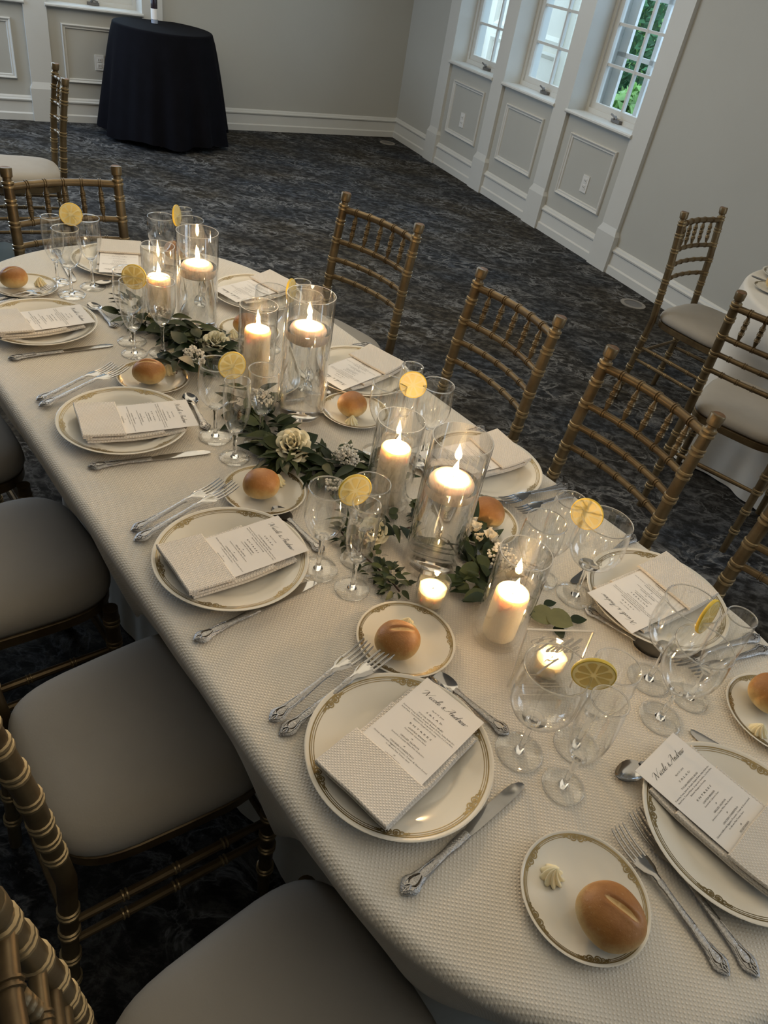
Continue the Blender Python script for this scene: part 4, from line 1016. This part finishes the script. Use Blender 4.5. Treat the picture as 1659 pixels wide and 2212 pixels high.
# ---- lemon wheels slit onto the rims
def make_lemon(label):
    t = thing('lemon_slice', label, 'lemon', (0, 0, 0), 0, 'lemon wheels on glass rims'); R = 0.0290; h = 0.0026
    b = MB(); b.lathe([(R * .93, -h), (R - .0006, -h), (R, -h * .4), (R, h * .4), (R - .0006, h), (R * .93, h)], 40); b.obj('rind', m_rind, t, 60)
    b = MB(); b.lathe([(0, -h * .9), (R * .935, -h * .9), (R * .935, h * .9), (0, h * .9)], 40); b.obj('pith', m_pith, t, 40)
    for i in range(8):
        a0 = 2 * PI * i / 8 + 0.1; a1 = a0 + 2 * PI / 8 - 0.2; c = (a0 + a1) / 2
        b = MB(); pts = []
        for rr, aa in ((.14, c), (.45, a0 + .02), (.74, a0), (.80, a0 + .12), (.82, c), (.80, a1 - .12), (.74, a1), (.45, a1 - .02)): pts.append((R * rr * math.cos(aa), R * rr * math.sin(aa)))
        secs = [[(x, y, z) for x, y in pts] for z in (-h * 1.02, h * 1.02)]
        b.loft(secs); b.obj('segment', m_pulp, t, 30)
    return t
LEM = {'L1': (-0.242, 0.691, 0.955, 20, -10), 'L2': (-0.718, 0.657, 0.943, 25, 0), 'L3': (-1.178, 0.689, 0.935, 20, 0), 'L4': (-1.624, 0.682, 0.945, -15, 0), 'N': (-0.221, 0.949, 0.945, 78, 0),
       'R1': (-0.482, 0.985, 0.940, -10, 0), 'R2': (-0.960, 0.992, 0.940, 0, 0), 'R3': (-1.455, 1.010, 0.940, 70, 0), 'R4': (-1.999, 0.974, 0.945, 70, 0), 'F': (-2.030, 0.688, 0.955, 0, 0)}
l0 = None
for i, (k, (u, v, z, az, lean)) in enumerate(LEM.items()):
    lab = 'yellow lemon wheel on glass rim, ' + PH[k]
    x, y = T(u, v)
    if l0 is None: l0 = make_lemon(lab); o = l0
    else: o = dup(l0, (0, 0, 0), 0, lab)
    o.location = (x, y, z)
    d = Vector((-x, -y, 0)).normalized(); d = Matrix.Rotation(math.radians(az), 3, 'Z') @ d; d.z = math.sin(math.radians(lean + 8)); d.normalize()
    o.rotation_euler = (d.to_track_quat('Z', 'Y').to_matrix() @ Matrix.Rotation(i * 0.5, 3, 'Z')).to_euler()

# ================================================================== CANDLES
def flame_light(x, y, z, e=0.62):
    l = bpy.data.lights.new('candle_light', 'POINT'); l.energy = e; l.color = (1.0, 0.63, 0.30); l.shadow_soft_size = 0.0042
    o = bpy.data.objects.new('candle_light', l); C.objects.link(o); o.location = (x, y, z); return o
def flame(parent, z, s=1.0, lean=0.0):
    prof = [(0, 0), (.0022, .0012), (.0042, .0045), (.0052, .0085), (.0048, .0130), (.0034, .0185), (.0018, .0240), (.0006, .0285), (0, .0305)]
    b = MB(); b.lathe([(r * s, zz * s) for r, zz in prof], 14)
    b.v = [(x + lean * (zz / .03) ** 1.5, y, zz + z) for x, y, zz in b.v]
    b.obj('flame', m_flame, parent, 80)
def wick(parent, z0, z1):
    MB().tube([(0, 0, z0), (0.0003, 0, (z0 + z1) / 2), (0.0012, 0.0004, z1)], 0.0009, 6).obj('wick', m_wick, parent)
def pillar(name, label, u, v, z, R, h, power=0.62, m=None, floating=False):
    x, y = T(u, v); t = thing(name, label, 'candle', (x, y, z), 0, 'floating candles' if floating else 'pillar candles')
    if floating:
        prof = [(0, -0.023), (R * .80, -0.023), (R * .93, -0.018), (R, -0.006), (R * .99, 0.002), (R * .9, 0.0085), (R * .62, 0.0125), (R * .3, 0.0130), (0.004, 0.0120), (0, 0.0118)]; top = 0.0118
    else:
        prof = [(0, 0), (R * .90, 0.0), (R * .985, .004), (R, .010), (R, h - .010), (R * .985, h - .004), (R * .93, h - .0008), (R * .85, h), (R * .5, h - .0035), (R * .2, h - .0055), (0, h - .006)]; top = h - .006
    MB().lathe(prof, 40).obj('wax_body', m_waxpink if floating else m_wax, t, 60)
    wick(t, top - 0.001, top + 0.009); flame(t, top + 0.004, 1.10, 0.002)
    flame_light(x, y, z + top + 0.0165, power)
    return t
def cylinder(name, label, u, v, R, h, water=None):
    x, y = T(u, v); t = thing(name, label, 'vase' if water else 'candle holder', (x, y, TZ), 0, 'tall water vases' if water else 'glass candle cylinders')
    w = 0.0028; bt = 0.010
    prof = [(0, 0.0004), (R - .004, 0.0), (R - .001, .0012), (R, .004), (R, h - .0012), (R - .0006, h), (R - w + .0006, h), (R - w, h - .0012), (R - w, bt + .004), (R - w - .004, bt), (0, bt)]
    MB().lathe(prof, 64).obj('glass_wall', m_vase, t, 50)
    MB().lathe([(R - .0005, h + .0004), (R - w + .0005, h + .0004)], 64).obj('painted_rim_glint', simple_cache('painted_rim_glint'), t, 0)  # pale opaque ring paints the glint along the glass lip
    if water:
        MB().lathe([(0, bt + .0006), (R - w - .004, bt + .0006), (R - w - .0004, bt + .0046), (R - w - .0004, water), (0, water)], 64).obj('water', m_water, t, 50)
    return t
_sc = {}
def simple_cache(n):
    if n not in _sc: _sc[n] = simple(n, (0.75, 0.73, 0.68), 0.15, var=0.02)
    return _sc[n]
for nm, u, v, R, h, wl in (('farthest', -1.686, 0.876, 0.0525, 0.255, 0.168), ('middle', -1.192, 0.880, 0.0525, 0.295, 0.218), ('nearest', -0.652, 0.815, 0.0520, 0.280, 0.192)):
    d = {'farthest': 'tall glass vase of water with floating candle, farthest of the three', 'middle': 'tall glass vase of water with floating candle behind the open rose', 'nearest': 'tall glass vase of water with floating candle behind the small votive'}[nm]
    cylinder('water_vase', d, u, v, R, h, wl)
    pillar('floating_candle', 'lit ivory disc candle floating in the %s water vase' % nm, u, v, TZ + wl - 0.003, 0.0405, 0, 0.92, floating=True)
for nm, u, v, R, h, ch in (('half hidden by wine glasses at the fourth place from near end', -1.756, 0.803, 0.0425, 0.200, 0.112), ('between the far vase and the middle vase', -1.336, 0.845, 0.0435, 0.215, 0.150), ('between the middle vase and the nearest vase', -0.843, 0.860, 0.0470, 0.195, 0.125), ('beside the acrylic table sign', -0.458, 0.797, 0.0430, 0.190, 0.098)):
    cylinder('candle_cylinder', 'clear glass candle cylinder ' + nm, u, v, R, h)
    pillar('pillar_candle', 'lit ivory pillar candle ' + nm, u + 0.003, v - 0.002, TZ + 0.0106, 0.0300 if ch > .1 else 0.0285, ch, 0.92)
def votive(label, u, v, where):
    x, y = T(u, v); t = thing('votive_holder', 'small clear glass votive cup ' + where, 'candle holder', (x, y, TZ), 0, 'glass votive cups')
    R, h, w = 0.0285, 0.056, 0.0022
    MB().lathe([(0, 0.0004), (R - .004, 0), (R - .001, .002), (R, .006), (R + .001, h - .001), (R + .0006, h), (R - w + .0006, h), (R - w, h - .001), (R - w - .0005, .010), (R - .006, .007), (0, .007)], 40).obj('glass_cup', m_vase, t, 50)
    c = thing('votive_candle', 'lit pale yellow votive candle in the glass cup ' + where, 'candle', (x, y, TZ), 0, 'votive candles')
    MB().lathe([(0, .0075), (R - .0072, .0075), (R - w - .0007, .0105), (R - w - .0006, .0365), (R - .006, .0372), (.006, .0358), (0, .0356)], 36).obj('wax_body', m_votive, c, 50)
    wick(c, .035, .043); flame(c, .0405, .60); flame_light(x, y, TZ + .0505, 0.16)
votive('', -0.575, 0.744, 'in front of the nearest water vase')
votive('', -0.357, 0.812, 'behind the acrylic table sign')
votive('', -1.229, 0.945, 'behind the middle water vase')

# ================================================================== TABLE SIGN
sx_, sy_ = T(-0.338, 0.771)
sg_dir = rotz(57.5) + PI / 2
sign = thing('table_sign', 'clear acrylic table sign with white script reading Table 7', 'sign', (sx_, sy_, TZ), sg_dir)
SR = lambda p: Matrix.Rotation(math.radians(-4), 3, 'X') @ Vector(p)
b = MB(); w2, hh, th = 0.053, 0.132, 0.0015
b.box(-w2, w2, -th, th, 0.008, hh, lambda x, y, z: tuple(SR((x, y, z)))); b.obj('acrylic_panel', m_acryl, sign, 0)
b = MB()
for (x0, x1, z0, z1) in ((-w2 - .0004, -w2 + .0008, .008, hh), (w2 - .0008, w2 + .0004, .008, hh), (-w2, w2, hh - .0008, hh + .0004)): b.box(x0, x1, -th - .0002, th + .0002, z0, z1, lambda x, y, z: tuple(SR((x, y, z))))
b.obj('painted_edge_glint', m_acedge, sign, 0)  # pale strips paint a glint along the clear panel's edges
for y0, y1 in ((-0.020, -0.0028), (0.0028, 0.020)): MB().box(-0.040, 0.040, y0, y1, 0.0005, 0.014).obj('slot_block', m_acryl, sign, 0)
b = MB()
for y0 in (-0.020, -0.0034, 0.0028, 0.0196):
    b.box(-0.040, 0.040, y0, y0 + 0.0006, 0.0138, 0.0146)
b.obj('painted_slot_glint', m_acedge, sign, 0)  # same painted glint on top of the clear blocks
b = MB()
q = script('Table', 0.0135, thin=0.055, nib=0.20); xs = [p[0] for p in q[0]]; k = 0.084 / (max(xs) - min(xs)); b.add([tuple(SR((x * k, -th - .0006, y * 1.0 + 0.088))) for x, y, z in q[0]], q[1])
q = script('7', 0.0155, thin=0.06, nib=0.24); b.add([tuple(SR((x, -th - .0006, y + 0.040))) for x, y, z in q[0]], q[1])
b.obj('lettering', m_etch, sign, 0)

# ================================================================== FLOWERS AND GREENERY
def leaf_mesh(name, m, L, W, fold=0.25, curl=0.25, pointed=True):
    b = MB(); n = 6; v = []
    for i in range(n + 1):
        q = i / n; w = W * (math.sin(PI * q ** (0.8 if pointed else 0.9)) ** (0.9 if pointed else 0.55)) * (1 - 0.15 * q) if 0 < q < 1 else 0.0004
        z = -curl * L * q * q
        v += [(-w, q * L, z + fold * w), (0, q * L, z), (w, q * L, z + fold * w)]
    f = []
    for i in range(n): f += [(3 * i, 3 * i + 1, 3 * i + 4, 3 * i + 3), (3 * i + 1, 3 * i + 2, 3 * i + 5, 3 * i + 4)]
    b.add(v, f); me = b.mesh(name, 180); me.materials.append(m); return me
LM = [leaf_mesh('long_leaf', m_leaf, 0.058, 0.0095), leaf_mesh('broad_leaf', m_leaf, 0.048, 0.0140, .3, .2), leaf_mesh('olive_leaf', m_leaf2, 0.052, 0.0085, .25, .3), leaf_mesh('oval_leaf', m_leaf2, 0.036, 0.0125, .2, .15, False)]
SM = [leaf_mesh('small_leaf', m_leaf, 0.020, 0.0052, .2, .2), leaf_mesh('small_olive_leaf', m_leaf2, 0.018, 0.0050, .2, .2)]
RD = random.Random(21)
BLOCK = [(-1.686, .876, .060), (-1.192, .880, .060), (-0.652, .815, .060), (-1.756, .803, .050), (-1.336, .845, .051), (-0.843, .860, .054), (-0.458, .797, .050), (-0.575, .744, .036), (-1.229, .945, .036)] + [(g_[2], g_[3], .020) for g_ in GLS]
def clear_of(u, v): return all((u - a) ** 2 + (v - c) ** 2 > r * r for a, c, r in BLOCK)
def greenery(label, path, n, meshes, zlo, zhi, spread=0.028, lscale=(0.75, 1.2), stem=True, twist=1.0):
    pts = spline([(u, v, 0) for u, v in path], 10)
    t = thing('greenery_sprig', label, 'greenery', P3(pts[0].x, pts[0].y), 0, 'greenery along the table centre')
    o3 = Vector(P3(pts[0].x, pts[0].y))
    wp = [Vector(P3(p.x, p.y, TZ + zlo * 0.6 + 0.004)) - o3 for p in pts]
    if stem: MB().tube(wp, 0.0018, 6).obj('stem', m_twig, t)
    k = 0; tries = 0
    while k < n and tries < n * 12:
        tries += 1
        p = pts[RD.randrange(len(pts))]; a = RD.uniform(0, 2 * PI); r = spread * RD.uniform(0.1, 1) ** 0.7
        u, v = p.x + r * math.cos(a), p.y + r * math.sin(a)
        sc = RD.uniform(*lscale); me = RD.choice(meshes)
        d = Vector((math.cos(a), math.sin(a)))
        if RD.random() < 0.4: d.rotate(Matrix.Rotation(RD.uniform(-1, 1), 2))
        L = 0.05 * sc if meshes is LM else 0.02 * sc
        if not (clear_of(u, v) and clear_of(u + d.x * L, v + d.y * L) and clear_of(u + d.x * L / 2, v + d.y * L / 2)): continue
        z = TZ + RD.uniform(zlo, zhi) * (1 - 0.5 * r / spread)
        o = bpy.data.objects.new('leaf', me); C.objects.link(o); o.parent = t
        x, y, _ = P3(u, v); dx, dy = T(d.x, d.y); el = RD.uniform(-0.05, 0.55) * twist
        q = Vector((dx * math.cos(el), dy * math.cos(el), math.sin(el))).to_track_quat('Y', 'Z')
        o.matrix_world = Matrix.Translation(Vector((x, y, z)) - 0 * o3) @ q.to_matrix().to_4x4() @ Matrix.Rotation(RD.uniform(-0.7, 0.7), 4, 'Y') @ Matrix.Scale(sc, 4)
        loc = Vector((x, y, z)) - o3
        o.matrix_local = Matrix.Translation(loc) @ q.to_matrix().to_4x4() @ Matrix.Rotation(RD.uniform(-0.7, 0.7), 4, 'Y') @ Matrix.Scale(sc, 4)
        k += 1
    return t
greenery('mass of dark green leaves before the farthest water vase', [(-1.80, .745), (-1.71, .785), (-1.63, .815), (-1.55, .815), (-1.47, .770)], 140, LM, 0.008, 0.060, 0.046, (0.8, 1.3))
greenery('long dark leaves reaching over the bread plate, third place, side away from windows', [(-1.53, .790), (-1.49, .730), (-1.43, .690)], 10, LM[:1] + LM[1:2], 0.040, 0.055, 0.020, (1.1, 1.4))
greenery('dark green leaves between the middle vase and the third place glasses', [(-1.28, .800), (-1.18, .770), (-1.10, .755), (-1.03, .745)], 125, LM, 0.006, 0.050, 0.044, (0.85, 1.35))
greenery('dark green leaves around the open rose and baby breath before the pillar candle', [(-1.05, .760), (-0.99, .800), (-0.94, .850), (-0.905, .905)], 105, LM, 0.006, 0.048, 0.044, (0.8, 1.3))
greenery('small leaved sprig beside the nearest water vase and votive', [(-0.80, .715), (-0.73, .712), (-0.66, .715), (-0.62, .712)], 110, SM, 0.004, 0.035, 0.026, (0.8, 1.3))
greenery('dark leaves and twigs around the small rose behind the nearest vase', [(-0.83, .770), (-0.77, .790), (-0.745, .850), (-0.76, .920)], 55, LM + SM, 0.006, 0.045, 0.034, (0.6, 1.0))
greenery('dark leafy clump with red stems between nearest vase and last pillar candle', [(-0.66, .905), (-0.59, .880), (-0.545, .850), (-0.51, .845)], 100, LM, 0.006, 0.045, 0.040, (0.75, 1.2))
greenery('wispy sprig with tiny leaves behind the farthest vase', [(-1.58, .905), (-1.52, .905), (-1.47, .89)], 30, SM, 0.006, 0.04, 0.03, (0.9, 1.3))
# two broad eucalyptus leaves by the sign
eu = thing('eucalyptus_sprig', 'broad olive eucalyptus leaves lying beside the acrylic table sign', 'greenery', P3(-0.470, 0.890), 0, 'greenery along the table centre')
em = leaf_mesh('euc', m_euc, 0.050, 0.0240, .12, .10, False); em2 = leaf_mesh('euc2', m_leaf, 0.034, 0.011, .15, .1)
for (du, dv, ang, sc, me, z) in ((0.005, 0.0, 10, 1.0, em, .012), (0.030, 0.012, 25, 1.0, em, .014), (0.055, 0.015, -30, 1.0, em2, .006), (0.060, 0.045, 60, 1.0, em2, .008), (0.01, 0.03, 70, .8, em2, .010)):
    o = bpy.data.objects.new('leaf', me); C.objects.link(o); o.parent = eu
    x, y = T(du, dv); o.location = (x, y, z); o.rotation_euler = (0.1, 0.1, rotz(ang)); o.scale = (sc, sc, sc)
MB().tube([(0, 0, .006), (*T(0.03, 0.01), .008), (*T(0.06, 0.02), .006)], .0014, 6).obj('stem', m_twig, eu)

# roses
def petal_mesh():
    b = MB(); n, m = 8, 7
    def pt(i, j):
        a = (i - 0.5) * 1.9; w = math.sin(PI * min(1, 0.12 + 0.80 * j)) ** 0.5
        r = 1.0; aa = a * w; lip = max(0, j - 0.72) * 1.5
        rr = r * (0.45 + 0.55 * j ** 0.6) + lip * (0.30 + 0.25 * abs(i - .5)) + 0.025 * math.sin(7 * i) * j
        return (rr * math.sin(aa), rr * math.cos(aa), 1.25 * j - 0.35 * lip - 0.35 * (abs(i - .5) * 2) ** 3 * j)
    b.grid(n, m, pt); me = b.mesh('petal', 180); me.materials.append(m_rose); return me
PM = petal_mesh()
def rose(label, u, v, z, R, tiltdir, tilt):
    t = thing('white_rose', label, 'rose', P3(u, v, TZ + z), 0, 'ivory roses')
    dx, dy = T(*tiltdir); q = Vector((dx * math.sin(tilt), dy * math.sin(tilt), math.cos(tilt))).to_track_quat('Z', 'Y'); t.rotation_mode = 'QUATERNION'; t.rotation_quaternion = q
    for i in range(30):
        k = i / 29; s = R * (0.10 + 0.90 * k ** 0.85); o = bpy.data.objects.new('petal', PM); C.objects.link(o); o.parent = t
        op = -0.10 + 0.62 * k ** 1.5
        o.rotation_euler = Matrix.Rotation(i * 2.4, 3, 'Z').to_euler()
        o.matrix_local = Matrix.Rotation(i * 2.39996, 4, 'Z') @ Matrix.Translation((0, 0.0, -R * 0.15 * k)) @ Matrix.Rotation(-op, 4, 'X') @ Matrix.Diagonal((s * 0.80, s * 0.80, R * (0.95 - 0.30 * k), 1))
    b = MB(); b.lathe([(0, -R * .35), (R * .32, -R * .25), (R * .42, 0), (R * .25, R * .2)], 12); b.obj('sepal', m_leaf2, t)
rose('open ivory rose before the middle water vase', -1.045, 0.762, 0.036, 0.0400, (0.5, -0.6), 0.62)
rose('ivory rose half hidden behind the third place goblet', -1.512, 0.838, 0.038, 0.0340, (0.6, -0.3), 0.5)
rose('small greenish ivory rose behind the second place flute', -0.752, 0.752, 0.028, 0.0270, (0.6, -0.5), 0.75)
def stock(label, u, v, z, n, seed):
    rnd = random.Random(seed); t = thing('white_stock', label, 'flower', P3(u, v, TZ), 0, 'ruffled white stock flowers')
    b0_ = MB(); b0_.grid(5, 5, lambda i, j: ((i - .5) * .022 * (0.6 + .6 * j), j * .016, .004 * math.sin(7 * i + 2) * j + .006 * j * j)); me = b0_.mesh('ruffle', 180); me.materials.append(m_stock)
    for i in range(n):
        c = Vector((rnd.gauss(0, .012), rnd.gauss(0, .012), z + rnd.uniform(-.010, .014))); a = rnd.uniform(0, 6)
        for j in range(4):
            o = bpy.data.objects.new('petal', me); C.objects.link(o); o.parent = t
            o.matrix_local = Matrix.Translation(c) @ Matrix.Rotation(a + j * PI / 2, 4, 'Z') @ Matrix.Rotation(rnd.uniform(.2, .9), 4, 'X') @ Matrix.Scale(rnd.uniform(.65, .95), 4)
    MB().tube([(0, 0, .004), (.002, 0, z)], .0018, 6).obj('stem', m_leaf2, t)
stock('white ruffled stock flowers between nearest vase and second place bread plate', -0.640, 0.925, 0.038, 6, 2)
stock('white ruffled stock flowers behind the fourth place glasses', -1.720, 0.745, 0.036, 6, 5)
def breath(label, u, v, z, ru, rv, rz, n, seed):
    rnd = random.Random(seed); t = thing('babys_breath', label, 'flower', P3(u, v, TZ), 0, 'sprays of baby breath')
    ico = bmesh.new(); bmesh.ops.create_icosphere(ico, subdivisions=1, radius=1); iv = [p.co.copy() for p in ico.verts]; iff = [tuple(q.index for q in f.verts) for f in ico.faces]; ico.free()
    b = MB(); st = MB()
    for i in range(n):
        d = Vector((rnd.gauss(0, 1), rnd.gauss(0, 1), rnd.gauss(0, 1))); d = d.normalized() * rnd.uniform(.35, 1) ** .6
        c = Vector((*T(d.x * ru, d.y * rv), z + d.z * rz)); r = rnd.uniform(.0019, .0036)
        b.add([c + p * r * rnd.uniform(.8, 1.2) for p in iv], iff)
        if i % 7 == 0: st.tube([(0, 0, .004), Vector((0, 0, z * .5)) + c * .3, c], .0005, 3, cap=False)
    o = b.obj('blossoms', m_breath, t, 0); o['kind'] = 'stuff'; o2 = st.obj('stems', m_leaf2, t, 0); o2['kind'] = 'stuff'
breath('spray of tiny white blossoms below the half hidden rose, third place', -1.462, 0.752, 0.042, .034, .026, .026, 230, 1)
breath('spray of tiny white blossoms behind the third place wine glass', -1.235, 0.800, 0.040, .036, .026, .024, 210, 2)
breath('spray of tiny white blossoms beside the open rose', -0.962, 0.842, 0.040, .032, .024, .028, 240, 3)
breath('spray of tiny white blossoms behind the pillar candle beside the sign', -0.570, 0.915, 0.038, .032, .026, .024, 230, 4)
breath('spray of tiny white blossoms behind the fourth place wine glass', -1.725, 0.795, 0.040, .022, .020, .022, 110, 5)
breath('few tiny white blossoms seen through the second place goblet', -0.905, 0.770, 0.030, .022, .018, .016, 45, 6)

# ================================================================== ROUND TABLE SETTING (partly in view)
dup(dp, (1.55, 3.36, 0.7605), 0.4, 'gold-rimmed dinner plate on the round table by the windows')
dup(bp, (1.405, 3.165, 0.7605), 0.2, 'gold-rimmed bread plate with roll on the round table')
o = r0_.copy(); C.objects.link(o); o['label'] = 'golden bread roll on the bread plate of the round table'; o.location = (1.405, 3.165, 0.7657)
o = dup(k0, (1.455, 3.255, 0.7605), 0.9, 'ornate silver knife on the round table edge')
o = dup(k0, (1.50, 2.97, 0.7605), 0.9, 'second ornate knife beside the bread plate on the round table')
dup(n0_, (1.57, 3.37, 0.762), 0.6, 'white folded napkin on the plate of the round table')
